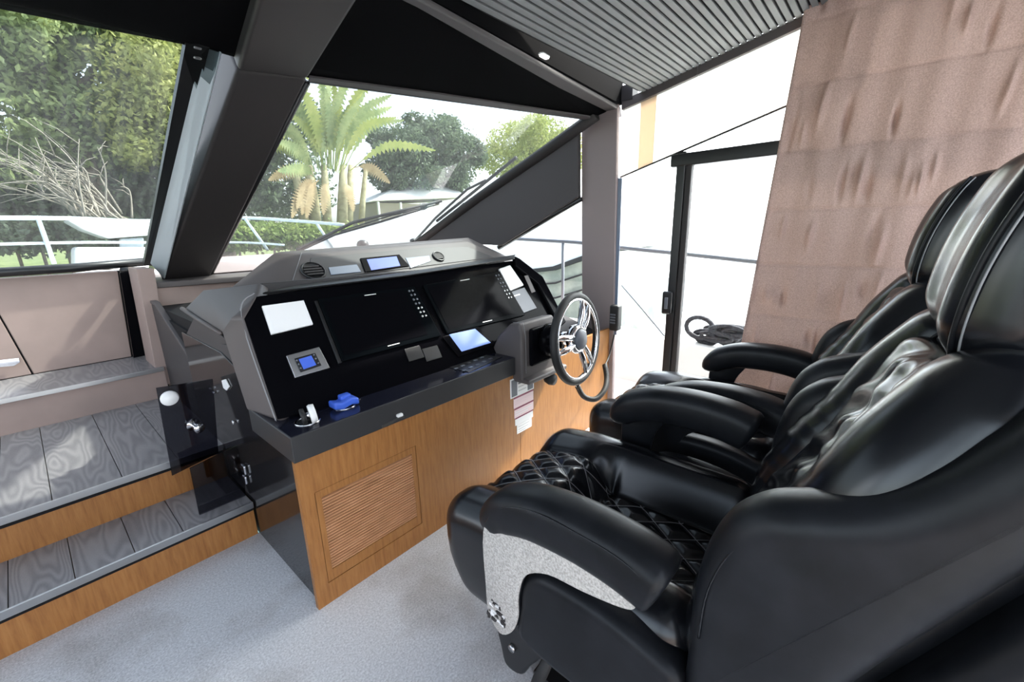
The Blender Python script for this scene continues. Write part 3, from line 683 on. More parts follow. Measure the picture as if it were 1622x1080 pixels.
# raised upper pod with air vents and small screens
U0, U1 = .82, 1.99
pod = MB()
yb, yr = 1.93, 2.03
P0 = [at(372, 451, y=2.12), at(468, 449, y=1.88), at(480, 400, y=2.03), at(437, 398, y=2.10)]       # left facet
P1 = [at(830, 418, y=1.98), at(738, 381, y=2.05)]
# front face lower edge / ridge / back edge
fl, fr_ = at(468, 452, y=1.88), at(800, 412, y=1.90)
rl_, rr = at(484, 401, y=2.02), at(736, 381, y=2.04)
bl_, br = at(432, 399, y=2.12), at(742, 376, y=2.22)
sl, sr = at(362, 456, y=2.14), at(812, 410, y=2.15)
vv = [fl, fr_, rr, rl_, bl_, br, sl, sr]
vv += [np.array([p[0], p[1], .98]) for p in (fl, fr_, sl, sr)]
ff = [(0, 1, 2, 3), (3, 2, 5, 4), (0, 3, 4, 6), (1, 7, 5, 2), (6, 4, 5, 7), (0, 6, 10, 8), (1, 9, 11, 7), (0, 8, 9, 1), (6, 7, 11, 10), (8, 10, 11, 9)]
up = obj('upper_pod', vv, ff, M_greyleather, hc, bevel=.016, seg=3)
FN = np.cross(fr_-fl, rl_-fl); FN /= np.linalg.norm(FN); FN = FN if FN[1] < 0 else -FN
def fp(u, v, lift=0.): return onplane(u, v, fl+FN*lift, FN)
slab('pod_face', [fp(484, 446), fp(492, 409), fp(732, 388), fp(782, 408)], .004, M_darkleather, up)
slab('pod_edge', [fp(470, 451), fp(515, 446), fp(700, 427), fp(798, 411), fp(798, 417), fp(700, 433), fp(515, 453), fp(470, 457)], .012, M_trim_dark, up)
def airvent(u, v, r):
    c = fp(u, v, .004)
    vo = lathe('air_vent', [(r, 0), (r*1.05, .006), (r*.92, .012), (r*.85, .004), (0, .004)], c, FN, M_black, up, n=24)
    for k in (-.5, -.15, .2, .55):
        ux = np.array([1., 0, 0]); uz = np.cross(FN, ux)
        w = r*.8*math.sqrt(max(0, 1-k*k)); p = c+uz*k*r*.85+FN*.006
        slab('blade', [p-ux*w-uz*.004, p+ux*w-uz*.004, p+ux*w+uz*.004, p-ux*w+uz*.004], .003, M_trim_dark, vo, bevel=0)
airvent(496, 430, .052); airvent(694, 407, .036)
slab('pod_panel', [fp(520, 424, .004), fp(565, 419, .004), fp(572, 431, .004), fp(524, 436, .004)], .003, M_bluepanel, up)  # blue-grey base colour stands for sky reflected in sloped glass
slab('pod_screen_frame', [fp(570, 410, .004), fp(632, 404, .004), fp(648, 422, .004), fp(578, 432, .004)], .006, M_gloss, up)
slab('pod_screen', [fp(581, 411, .0105), fp(628, 406, .0105), fp(634, 421, .0105), fp(588, 428, .0105)], .001, M_blue, up, bevel=0)
slab('pod_panel', [fp(642, 409, .004), fp(680, 405, .004), fp(682, 414, .004), fp(650, 425, .004)], .003, M_bluepanel, up)  # reflected sky put into the panel colour here too
tube('stitching', [fl+np.array([-.012, .01, .004]), rl_+np.array([-.012, .01, .004])], .0013, M_stitch, up, n=5)
tube('stitching', [rl_+np.array([0, .02, .002]), rr+np.array([0, .02, .002])], .0011, M_stitch, up, n=5)

# steering pod block
sp = [(1.20, .585), (1.20, .66), (1.33, .79), (1.52, .80), (1.62, .70), (1.62, .585)]
stp = prism('steering_pod', [(1.283, .556), (1.283, .80), (1.297, .858), (1.36, .848), (1.41, .808), (1.445, .775), (1.48, .71), (1.50, .62), (1.50, .556)], 0, 1.538, 1.82, M_greyleather, hc, bevel=.014, seg=4)
prism('pod_shelf', [(1.245, .548), (1.245, .572), (1.42, .60), (1.42, .548)], 0, 1.545, 1.88, M_greyleather, stp, bevel=.008)
tube('stitching', [(1.565, 1.281, .60), (1.565, 1.281, .79), (1.565, 1.295, .858), (1.565, 1.36, .851)], .0012, M_stitch, stp, n=5)
box('column_plate', (1.59, 1.262, .63), (1.78, 1.285, .825), M_gloss, stp, bevel=.012, seg=3)
lathe('column_boot', [(.085, 0), (.082, .03), (.06, .05), (.042, .06), (.040, .09), (.0, .091)], (1.715, 1.262, .745), (.15, -1, .05), M_gloss, stp)
lathe('throttle_knob', [(.0, -.03), (.025, -.028), (.034, 0), (.03, .025), (.0, .03)], at(872, 600, y=1.29), (0, -1, 0), M_rubber, hc)
# chrome fittings on the gloss side
for (u, v, s) in ((389, 742, .02), (391, 758, .018), (372, 668, .008), (336, 615, .006), (341, 621, .006)):
    cpt = at(u, v, x=.474); box('side_fitting', tuple(cpt-np.array([.012, s, s])), tuple(cpt+np.array([0, s, s])), M_chrome, hc, bevel=.004)
slab('side_tab', [at(353, 602, x=.474), at(359, 600, x=.474), at(365, 612, x=.474), at(361, 618, x=.474), at(356, 614, x=.474)], .006, M_white, hc)

# steering wheel -------------------------------------------------------------
sw = thing('steering_wheel', 'black and chrome five bar steering wheel right of the helm console', 'steering wheel', (1.75, 1.1, .77))
wc_ = np.array([1.742, 1.10, .768]); wx = np.array([.985, .06, -.06]); wx /= np.linalg.norm(wx); wn = np.array([.03, -1, .10]); wn /= np.linalg.norm(wn); wz = np.cross(wx, wn); wz = wz if wz[2] > 0 else -wz
RR = .212
def wp(r, a, l=0.): return wc_+wx*r*math.cos(a)+wz*r*math.sin(a)+wn*l
tube('rim', [wp(RR, t) for t in np.linspace(0, 2*PI, 56, endpoint=False)], .019, M_rubber, sw, n=12, closed=True)
tube('rim_trim', [wp(RR-.016, t, .010) for t in np.linspace(0, 2*PI, 56, endpoint=False)], .0075, M_chrome, sw, n=8, closed=True)
for base in (math.radians(62), math.radians(-60), math.radians(182)):
    for dd in (-.20, .20):
        p0 = wp(.055, base+dd*1.9, .012); p1 = wp(.125, base+dd*1.15, .015); p2 = wp(RR-.014, base+dd*.95, .006)
        tube('spoke', spline([p0, p1, p2], 5), [.013]*3+[.0155]*5+[.012]*3, M_chrome, sw, n=10)
lathe('hub', [(.070, -.02), (.074, .0), (.070, .018), (.056, .024), (.054, .020), (.0, .020)], wc_, wn, M_chrome, sw, n=32)
lathe('hub_cap', [(.052, 0), (.050, .010), (.038, .017), (.0, .021)], wc_+wn*.020, wn, M_grey, sw, n=32)
lathe('shaft', [(.034, 0), (.034, .10), (.0, .101)], wc_-wn*.12, wn, M_chrome, sw, n=20)

# handheld radio with coiled cord on the pillar --------------------------------
vr = thing('radio_handset', 'black radio handset hung on the pillar right of the steering wheel', 'radio', tuple(at(974, 528, x=2.53)))
c0 = at(975, 503, x=2.53)
v, f = rboxd((.03, .032, .085), .012, (2, 2, 3), 3); obj('handset', np.array(v)+c0, f, M_rubber, vr, smooth=True)
for k in range(4):
    p = c0+np.array([-.031, .004-.0*k, -.03+.018*k]); vb, fb = boxd(p-np.array([.003, .018, .005]), p+np.array([.002, .018, .005])); obj('grille_bar', vb, fb, M_grey, vr)
cord = spline([at(973, 530, x=2.50), at(966, 560, x=2.45), at(958, 580, x=2.35)], 8)
tube('cord', cord, .005, M_rubber, vr, n=6)
cc = spline([at(958, 578, x=2.34), at(961, 600, x=2.28), at(957, 618, x=2.2), at(943, 632, x=2.13), at(925, 628, x=2.08), at(915, 612, x=2.04)], 26)
coil = []
for k, p in enumerate(cc):
    t = cc[min(k+1, len(cc)-1)]-cc[max(k-1, 0)]; t /= np.linalg.norm(t); s1 = np.cross(t, [0, 1, 0]); s1 /= np.linalg.norm(s1)+1e-9; s2 = np.cross(t, s1)
    for q in range(5):
        a_ = 2*PI*(k+q/5.)*.42; fr2 = q/5.; pp = p+(cc[min(k+1, len(cc)-1)]-p)*fr2
        coil.append(pp+(s1*math.cos(a_)+s2*math.sin(a_))*.012)
tube('coiled_cord', coil, .0052, M_rubber, vr, n=6)

# warning stickers under the steering pod -----------------------------------
def sticker(x0, x1, z0, z1, bars, label, base=M_white):
    s = thing('warning_sticker', label, 'sticker', ((x0+x1)/2, YF-.001, z0), 'warning stickers on the oak front')
    box('sheet', (x0, YF-.0012, z0), (x1, YF-.0002, z1), base, s, bevel=0)
    for (a, b, c_, d_, m) in bars:
        box('print', (x0+(x1-x0)*a, YF-.0018, z0+(z1-z0)*c_), (x0+(x1-x0)*b, YF-.0011, z0+(z1-z0)*d_), m, s, bevel=0)
lines = lambda n, m: [(.06, .94 if i % 2 else .8, i/n+.35/n, i/n+.55/n, m) for i in range(n)]
sticker(1.512, 1.705, .462, .566, [(.05, .28, .06, .92, M_grey), (.72, .96, .06, .92, M_grey), (.33, .66, .80, .90, M_grey), (.33, .66, .60, .68, M_grey), (.33, .66, .42, .48, M_steel), (.33, .66, .22, .28, M_steel)], 'white and black framed sticker directly under the steering pod')
sticker(1.537, 1.70, .400, .4605, [(0, 1, .86, 1., M_red), (.05, .9, .5, .58, M_pink), (.05, .7, .25, .33, M_pink)], 'pink sticker with a dark red top bar, uppermost of three', M_pink)
sticker(1.540, 1.70, .345, .399, [(0, 1, .84, 1., M_red), (.05, .9, .5, .58, M_white), (.05, .7, .25, .33, M_white)], 'pink sticker with a dark red top bar, second of three', M_pink)
sticker(1.545, 1.695, .300, .344, [(0, 1, .84, 1., M_red)], 'pale sticker with a red line above the lowest white sticker', M_white)
sticker(1.558, 1.683, .248, .299, [(.1, .9, .7, .78, M_steel), (.1, .8, .4, .48, M_steel), (.1, .6, .15, .23, M_steel)], 'lowest plain white sticker on the oak front', M_white)

# things in the cup holders ----------------------------------------------------
t1 = thing('spool', 'white spool with a black end in the left cup holder of the tray', 'spool', tuple(at(490, 668, z=ZT+.004)))
cA = at(491, 656, z=ZT+.032)
axs = np.array([.9, -.25, .12])
lathe('rim', [(.0, -.006), (.030, -.006), (.033, 0), (.030, .014), (.0, .014)], cA+axs*.004, axs, M_white, t1, n=24)
lathe('end_disc', [(.0, -.004), (.026, -.004), (.028, 0), (.026, .010), (.0, .010)], cA-axs*.026, axs, M_rubber, t1, n=24)
lathe('axle', [(.010, 0), (.010, .028), (.0, .0285)], cA-axs*.022, axs, M_chrome, t1, n=12)
t2 = thing('blue_case', 'bright blue clip-top case lying in the right cup holder of the tray', 'case', tuple(at(545, 645, z=ZT+.004)))
cB = at(545, 637, z=ZT+.020)
v, f = rboxd((.048, .026, .014), .009, (4, 3, 2), 3); v = np.array(v); v[:, 2] += .004*np.sin(v[:, 0]*90); obj('shell', v+cB, f, M_bluecloth, t2, smooth=True)
v, f = rboxd((.020, .016, .010), .006, (3, 2, 2), 3); obj('clip', np.array(v)+cB+np.array([.01, .012, .016]), f, M_bluecloth, t2, smooth=True)
tube('loop', [cB+np.array([.048+.014*math.cos(t), .012*math.sin(t), -.006]) for t in np.linspace(0, 2*PI, 16, endpoint=False)], .0025, M_tray, t2, n=6, closed=True)

# smoked acrylic door leaf beside the console -----------------------------------
ad = thing('acrylic_gate', 'smoked clear acrylic gate beside the dark left side of the helm console', 'gate', (.36, 2.1, .167))
pl = slab('panel', [at(247, 614, y=2.13), at(336, 600, y=2.13), at(345, 716, y=2.13), at(272, 752, y=2.13)], .010, G_smoke, ad, bevel=0)
slab('panel', [at(300, 741, y=2.03), at(385, 700, y=2.03), at(388, 800, y=2.03), at(320, 838, y=2.03)], .010, G_smoke, ad, bevel=0)
lathe('knob', [(.030, 0), (.031, .008), (.026, .018), (.0, .021)], at(268, 630, y=2.115), (0, -1, 0), M_white, pl, n=20, label='round white knob')
ck = at(305, 672, y=2.115); lathe('latch', [(.026, 0), (.026, .006), (.014, .010), (.014, .03), (.020, .032), (.020, .05), (.0, .052)], ck, (.3, -1, -.25), M_chrome, pl, n=18, label='chrome latch')

# ================================================================== SEATS
XA = 1.03
def smooth01(t): t = np.clip(t, 0, 1); return t*t*(3-2*t)
def cushion_fn(P_):
    # local: x -.36..36, y -.38..38 (front +), z -.16..16
    Q = P_.copy(); x, y, z = P_[:, 0], P_[:, 1], P_[:, 2]
    topness = smooth01((z+.02)/.14)
    ax = np.abs(x)
    bol = smooth01((ax-.14)/.10)                          # raised side bolsters
    bol2 = smooth01((-y-.18)/.14)*.3
    knee = smooth01((y-.045)/.10)                          # quilted roll under the knees, then a dip
    Q[:, 2] += topness*(.040*bol + (1-bol)*(-.085*(1-knee)+.012*knee))
    Q[:, 2] -= topness*(1-bol)*.012*np.exp(-((y-.05)/.016)**2)
    Q[:, 2] -= topness*.03*smooth01((y-.16)/.2)*(1-.3*bol)
    # quilting on the centre
    w, h = .095, .125
    A = x/w+y/h; B = x/w-y/h
    dA = np.abs(A-np.round(A)); dB = np.abs(B-np.round(B)); dmin = np.minimum(dA, dB)
    lim = smooth01((.150-ax)/.02)
    q = (1-np.exp(-(dmin/.17)**2))*.012-.006
    Q[:, 2] += topness*lim*q
    Q[:, 1] += (1-topness)*lim*q*.0*np.sign(y)
    # crease between bolster and centre
    Q[:, 2] -= topness*.012*np.exp(-((ax-.15)/.014)**2)
    # front face slopes in towards its foot
    Q[:, 1] -= smooth01((-z+.05)/.2)*.05*(y > 0)
    Q[:, 0] *= 1-.05*smooth01((-z)/.16)
    return Q
def quilt_height(x, y, V):
    d = (V[:, 0]-x)**2+(V[:, 1]-y)**2+np.where(V[:, 2] < 0, 9, 0); return V[np.argmin(d), 2]
def loftd(path, rz, rx, xc, n=28, ex=2.8):
    P_ = np.array(path); tg = np.gradient(P_, axis=0); tg /= np.linalg.norm(tg, axis=1)[:, None]; nr = np.stack([-tg[:, 1], tg[:, 0]], 1)
    V = []; F = []; N = len(P_)
    for i in range(N):
        for k in range(n):
            a = 2*PI*k/n; c, s_ = math.cos(a), math.sin(a)
            cx = math.copysign(abs(c)**(2/ex), c)*rx[i]; cz = math.copysign(abs(s_)**(2/ex), s_)*rz[i]
            q = P_[i]+nr[i]*cz; V.append((xc+cx, q[0], q[1]))
    for i in range(N-1):
        for k in range(n): F.append((i*n+k, i*n+(k+1) % n, (i+1)*n+(k+1) % n, (i+1)*n+k))
    F.append(list(range(n))); F.append([(N-1)*n+k for k in range(n)])
    return np.array(V), F
def make_seat(label):
    s = thing('helm_chair', label, 'seat', (XA, .5, 0), 'pair of helm seats')
    C = np.array([XA, .545, .345])
    V, F = rboxd((.345, .385, .165), .085, (84, 90, 4), 6, cushion_fn)
    cu = obj('seat_cushion', V+C, F, M_leather, s, smooth=True)
    st = MB(); w, h = .095, .125
    top = V[V[:, 2] > .02]
    def hz(x, y):
        d = (top[:, 0]-x)**2+(top[:, 1]-y)**2; k_ = np.argpartition(d, 4)[:4]; w_ = 1/(d[k_]+1e-7); return float((top[k_, 2]*w_).sum()/w_.sum())
    for sgn in (1, -1):
        for k in range(-6, 7):
            path = []
            for x in np.linspace(-.15, .15, 40):
                y = sgn*(k-x/w)*h if sgn == 1 else -(k-x/w)*h
                y = (k-x/w)*h*sgn
                if -.36 < y < .33: path.append((x, y, hz(x, y)+.0012))
            if len(path) > 3: st.add(*tubed(np.array(path)+C, .0011, 4))
    st.build('stitching', M_stitch, cu, smooth=True)
    for sg in (-1, 1):
        pth = [(sg*.15, y, hz(sg*.15, y)+.001) for y in np.linspace(-.34, .30, 30)]
        tube('piping', np.array(pth)+C, .003, M_leather, cu, n=6)
    # seam round the cushion front
    pth = [np.array([x, .385+.0-abs(x)**3*.25, .03]) for x in np.linspace(-.33, .33, 24)]
    # ---- backrest in its own tilted frame
    TH = math.radians(24); HG = np.array([XA, .20, .44])
    Wv = np.array([0, -math.sin(TH), math.cos(TH)]); Nv = np.array([0, math.cos(TH), math.sin(TH)]); Xv = np.array([1., 0, 0])
    def tb(V): return HG+V[:, 0:1]*Xv+V[:, 1:2]*Wv+V[:, 2:3]*Nv      # (lateral, up, forward)
    def pad(V):
        Q = V.copy(); x, w_, n = V[:, 0], V[:, 1], V[:, 2]; fr = smooth01((n+.0)/.05)
        ax = np.abs(x)
        env = smooth01((.19-ax)/.06)
        Q[:, 2] += fr*env*(.007*np.sin(w_*46+ax*40)+.003*np.sin(w_*83+x*30))
        Q[:, 2] -= fr*.010*np.exp(-(x/.012)**2)
        Q[:, 2] += fr*.02*smooth01((-w_+.05)/.25)
        return Q
    V, F = rboxd((.215, .36, .065), .05, (40, 70, 3), 4, pad)
    bk = obj('back_cushion', tb(V+np.array([0, .34, -.045])), F, M_leather, s, smooth=True)
    for sg in (-1, 1):
        def bo(V, sg=sg):
            Q = V.copy(); w_ = V[:, 1]
            Q[:, 2] += .018*smooth01((.1-w_)/.2)-.03*smooth01((w_-.15)/.25)-.03*smooth01((-w_-.2)/.15)
            Q[:, 0] += -sg*.05*smooth01((w_-.1)/.3)+sg*.0
            Q[:, 2] += .0015*np.sin(w_*120+V[:, 0]*30)*smooth01((.2-w_)/.2)
            return Q
        V, F = rboxd((.092, .385, .095), .088, (3, 40, 3), 7, bo)
        b_ = obj('back_bolster', tb(V+np.array([sg*.262, .40, -.045])), F, M_leather, s, smooth=True)
        # seam line along the bolster
        pts = [HG+Xv*(sg*(.262-.082-.05*float(smooth01((w_-.1)/.3))))+Wv*(w_+.40)+Nv*(.012+.02*float(smooth01((.1-w_)/.4))-.035*float(smooth01((w_-.15)/.25))) for w_ in np.linspace(-.33, .33, 20)]
        tube('piping', pts, .0035, M_leather2, b_, n=6)
        # outer side panel of the backrest
        oy = spline([(.165, .38), (.174, .52), (.174, .66), (.162, .76), (.135, .835), (.09, .885), (.045, .908), (0, .928), (-.045, .957), (-.09, 1.005), (-.13, 1.065), (-.18, 1.14), (-.24, 1.16), (-.25, 1.08), (-.165, .89), (-.08, .70), (-.01, .52), (.05, .37)], 5, True)
        x0, x1 = (XA-.385, XA-.27) if sg < 0 else (XA+.27, XA+.385)
        V, F = pillowd(oy, 0, x0, x1, .050, 6); sp_ = obj('side_panel', V, F, M_leather2, s, smooth=True)
        tube('piping', [(XA+sg*.380, p[0], p[1]) for p in spline([(.150, .60), (.145, .70), (.12, .79), (.08, .845), (.04, .872)], 6)], .002, M_leather, sp_, n=5)
    # rear shell
    V, F = rboxd((.36, .42, .045), .04, (6, 8, 2), 4); obj('back_shell', tb(V+np.array([0, .33, -.235])), F, M_leather2, s, smooth=True)
    V, F = rboxd((.30, .38, .08), .04, (4, 6, 2), 4); obj('back_core', tb(V+np.array([0, .36, -.13])), F, M_leather2, s, smooth=True)
    # headrest
    def hd(V):
        Q = V.copy(); Q[:, 2] += -.9*V[:, 1]**2*(V[:, 2] > -.05)+.030*smooth01((np.abs(V[:, 0])-.08)/.12)*(V[:, 2] > 0)
        Q[:, 0] *= 1-.22*smooth01((np.abs(V[:, 1])-.10)/.16); return Q
    TH2 = math.radians(13); W2 = np.array([0, -math.sin(TH2), math.cos(TH2)]); N2 = np.array([0, math.cos(TH2), math.sin(TH2)]); H0 = np.array([XA, -.190, 1.245])
    V, F = rboxd((.215, .190, .095), .088, (14, 14, 3), 7, hd)
    hr = obj('headrest', H0+V[:, 0:1]*Xv+V[:, 1:2]*W2+V[:, 2:3]*N2, F, M_leather, s, smooth=True)
    for sg in (-1, 1):
        pts = []
        for t in np.linspace(-.9, .9, 24):
            yy = .170*t; xx = .196*(1-.22*float(smooth01((abs(yy)-.10)/.16)))*(1-.10*t**4)
            pts.append(H0+Xv*sg*xx+W2*yy+N2*(.075+.030*float(smooth01((abs(xx)-.08)/.12))-.9*yy**2-.012))
        tube('piping', pts, .004, M_leather2, hr, n=6); tube('stitching', [p+Xv*sg*.008-N2*.008 for p in pts], .0016, M_stitch, hr, n=5)
    # ---- armrests
    arm_path = spline([(.668, .550), (.660, .580), (.622, .620), (.565, .645), (.50, .659), (.40, .665), (.31, .658), (.258, .646), (.235, .639), (.225, .635)], 4)
    arm_rz = np.interp(np.linspace(0, 1, len(arm_path)), [0, .04, .12, .25, .45, .7, .86, .94, .98, 1], [.012, .032, .047, .057, .062, .064, .062, .054, .038, .012]); arm_rx = np.interp(np.linspace(0, 1, len(arm_path)), [0, .04, .12, .25, .86, .94, .98, 1], [.02, .042, .053, .060, .060, .054, .042, .015])
    pad_o = spline([(.668, .585), (.665, .635), (.62, .695), (.51, .755), (.40, .772), (.29, .762), (.225, .735), (.20, .70), (.205, .625), (.245, .578), (.32, .605), (.43, .615), (.52, .612), (.59, .580), (.640, .540)], 5, True)
    plate_o = spline([(.672, .56), (.672, .40), (.665, .31), (.625, .268), (.585, .30), (.563, .36), (.560, .43), (.535, .505), (.47, .548), (.38, .560), (.29, .578), (.262, .60), (.262, .66), (.35, .68), (.5, .69), (.62, .64)], 4, True)
    for sg in (-1, 1):
        xo, xi = XA+sg*.400, XA+sg*.275
        V, F = loftd(arm_path, arm_rz, arm_rx, XA+sg*.342); ar = obj('armrest', V, F, M_leather2, s, smooth=True)
        xa, xb = XA+sg*.384, XA+sg*.368
        po_ = plate_o if sg < 0 else spline([(.672, .55), (.672, .40), (.665, .31), (.625, .268), (.585, .30), (.563, .36), (.56, .43), (.545, .52), (.50, .60), (.52, .63), (.62, .61)], 4, True)
        xm = XA+sg*.372
        V, F = pillowd(po_, 0, min(xa, xb), max(xa, xb), .005, 3); obj('arm_core', V, F, M_leather2, ar, smooth=True)
        tube('piping', [(XA+sg*.397, p[0], p[1]) for p in spline([(.655, .60), (.60, .665), (.50, .70), (.39, .702), (.29, .692), (.225, .66)], 6)], .0016, M_leather, ar, n=5)
        sk = spline([(.566, .28), (.570, .40), (.555, .47), (.51, .512), (.44, .525), (.33, .522), (.23, .50), (.17, .47), (.15, .36), (.17, .28), (.36, .26)], 5, True)
        V, F = pillowd(sk, 0, XA+sg*.385 if sg < 0 else XA+.30, XA-.30 if sg < 0 else XA+.385, .03, 5); obj('side_skirt', V, F, M_leather2, s, smooth=True)
    # ---- base: swivel column, slide brackets, foot plate
    lathe('column', [(.20, 0), (.20, .02), (.11, .035), (.09, .05), (.09, .19), (.13, .20), (.0, .201)], (XA, .40, 0), (0, 0, 1), M_black, s, n=28)
    for sg in (-1, 1):
        br_ = spline([(.70, .10), (.72, .20), (.66, .25), (.55, .24), (.30, .24), (.22, .20), (.50, .19), (.58, .12), (.62, .05), (.68, .04)], 4, True)
        V, F = pillowd(br_, 0, XA+sg*.30-.014, XA+sg*.30+.014, .006, 3); bt = obj('bracket', V, F, M_black, s, smooth=True)
        lathe('bolt', [(.012, 0), (.012, .008), (.0, .010)], (XA+sg*.314, .65, .13), (sg, 0, 0), M_steel, bt, n=10)
        tube('slide_lever', [(XA+sg*.31, .52, .20), (XA+sg*.325, .55, .10), (XA+sg*.325, .57, .02)], [.016, .018, .022], M_rubber, s, n=8)
    box('foot_plate', (XA-.26, .25, 0), (XA+.26, .62, .016), M_black, s, bevel=.005)
    return s
seat = make_seat('black leather helm seat nearest the camera, with a bare felt patch on its left armrest')
arms = [o for o in seat.children if o.name.startswith('armrest')]
plate_o = spline([(.672, .56), (.672, .40), (.665, .31), (.625, .268), (.585, .30), (.563, .36), (.560, .43), (.535, .505), (.47, .548), (.38, .560), (.29, .578), (.262, .60), (.262, .66), (.35, .68), (.5, .69), (.62, .64)], 4, True)
def copy_tree(o, parent=None, skip=()):
    c = o.copy(); COL.objects.link(c)
    if parent: c.parent = parent
    for ch in list(o.children): copy_tree(ch, c)
    return c
seat2 = copy_tree(seat); seat2.location.x += .88; seat2.location.y += .02; seat2['label'] = 'black leather helm seat beside the curtain, partly behind the nearer seat'
for o in arms:                                           # the armrests fold: none of them stands quite alike
    o.location = (0, 0, 0 if o.name == 'armrest' else .045)
for o in seat2.children:
    if o.name.startswith('armrest'): o.location = (0, -.075, .02)
V, F = pillowd(plate_o, 0, XA-.392, XA-.382, .004, 3)
fp_ = obj('felt_patch', V, F, M_felt, arms[0], smooth=True, label='bare grey felt side of the armrest where the leather is missing')
for k in range(26):
    y_, z_ = .635+random.uniform(-.028, .028), .335+random.uniform(-.035, .03)
    vb, fb = boxd((XA-.3935, y_-.006, z_-.004), (XA-.3885, y_+.006, z_+.004)); vb = np.array(vb); vb += rng.normal(0, .0015, vb.shape)
    obj('glue_crumb', vb, fb, M_trim_dark if k % 3 else M_white, fp_)

# ================================================================== OUTDOORS
def water():
    box('water', (-60, -40, -1.56), (80, 60, -1.5), M_water, bevel=0, kind='structure')
    v = [(-40, 11.6, -1.6), (24, 11.6, -1.6), (48, 60, -1.6), (-40, 60, -1.6), (-40, 11.6, .35), (24, 11.6, .35), (48, 60, 1.2), (-40, 60, 1.2)]
    obj('ground', v, BF, M_grass, kind='structure')
water()
# own foredeck with rails
fd = prism('foredeck', [(-1.9, 4.05), (2.75, 4.05), (2.3, 5.6), (1.6, 7.4), (.75, 8.6), (-.1, 7.4), (-1.3, 5.6)], 2, .60, .86, M_gel, bevel=.03, kind='structure')
rail = thing('bow_rail', 'tubular steel guard rail round the white foredeck', 'rail', (.7, 6.5, .86))
rt = [at(-60, 346, y=6.6), at(0, 345, y=6.6), at(120, 346, y=6.7), at(232, 350, y=6.8), at(380, 345, y=7.0), at(470, 350, y=6.4), at(545, 356, y=5.8)]
tube('top_rail', spline(rt, 6), .022, M_alu, rail, n=8)
rm = [at(-60, 388, y=6.6), at(120, 384, y=6.7), at(232, 384, y=6.8), at(380, 384, y=7.0), at(450, 388, y=6.4)]
tube('mid_rail', spline(rm, 6), .015, M_alu, rail, n=8)
for (u0, v0, u1, v1, yy) in ((60, 345, 86, 418, 6.65), (388, 346, 424, 396, 6.95), (500, 352, 530, 396, 6.2)):
    tube('stanchion', [at(u0, v0, y=yy), at(u1, v1, y=yy)], .02, M_alu, rail, n=8)
tb_ = thing('tender', 'white moored dinghy with a pointed bow beyond the foredeck', 'boat', tuple(at(170, 372, y=8.0)))
p = [at(96, 350, y=8.2), at(240, 352, y=8.2), at(240, 372, y=8.2), at(160, 378, y=8.2), at(125, 366, y=8.2)]
v, f = slabd(p, .7); obj('hull', v, f, M_gel, tb_, bevel=.04)
v, f = slabd([at(112, 391, y=7.9), at(225, 391, y=7.9), at(225, 424, y=7.9), at(112, 424, y=7.9)], .5); obj('deck_box', v, f, M_gel, tb_, bevel=.04)
v, f = slabd([at(188, 378, y=7.8), at(226, 376, y=7.8), at(226, 404, y=7.8), at(190, 402, y=7.8)], .1); obj('ladder_frame', v, f, M_alu, tb_, bevel=.02)

def rnd_unit(n):
    d = rng.normal(size=(n, 3)); return d/np.linalg.norm(d, axis=1)[:, None]
def leaves(blobs, n, size, asp=.5):
    w = np.array([r[0]*r[1]*r[2] for _, r in blobs])**(2/3); w /= w.sum()
    pts = []
    for (c, r), k in zip(blobs, (w*n).astype(int)):
        d = rnd_unit(k)*np.array(r)*(rng.uniform(.5, .98, (k, 1))+rng.exponential(.07, (k, 1))); pts.append(np.array(c)+d)
    P_ = np.vstack(pts); k = len(P_)
    a = rnd_unit(k); b = np.cross(a, rnd_unit(k)); b /= np.linalg.norm(b, axis=1)[:, None]+1e-9
    s = size*rng.uniform(.6, 1.3, (k, 1))
    V = np.stack([P_-a*s, P_+b*s*asp, P_+a*s, P_-b*s*asp], 1).reshape(-1, 3)
    F = np.arange(k*4).reshape(-1, 4)
    return V, F
def fast(name, V, F, m, parent):
    off = np.array(wloc(parent)); me = bpy.data.meshes.new(name)
    me.from_pydata((V-off).tolist(), [], F.tolist()); me.materials.append(m)
    o = bpy.data.objects.new(name, me); COL.objects.link(o); o.parent = parent; o['kind'] = 'stuff'; return o
def tree(label, base, trunk, blobs, n, size, m, group='trees on the bank'):
    t = thing('tree', label, 'tree', tuple(base), group)
    tk = MB(); tk.add(*tubed(trunk, list(np.linspace(.32, .12, len(trunk))), 8))
    for (c, r) in blobs:
        s = np.array(trunk[-1]); e_ = np.array(c); tk.add(*tubed(spline([s, (s+e_)/2+np.array([0, 0, -.2]), e_], 3), list(np.linspace(.10, .03, 7)), 6))
    tk.build('trunk', M_bark, t, smooth=True)
    sub = []
    for (c, r) in blobs:                                       # ragged outline: smaller clumps round each crown mass
        for q in range(7):
            d = rnd_unit(1)[0]; f = rng.uniform(.28, .5); sub.append((np.array(c)+d*np.array(r)*rng.uniform(.75, 1.15), (r[0]*f, r[1]*f, r[2]*f)))
    V, F = leaves(list(blobs)+sub, n, size); fast('foliage', V, F, m, t); return t
def B(u, v, y, rx, rz, ry=None): return (at(u, v, y=y), (rx, ry or rx, rz))
TY = 15.
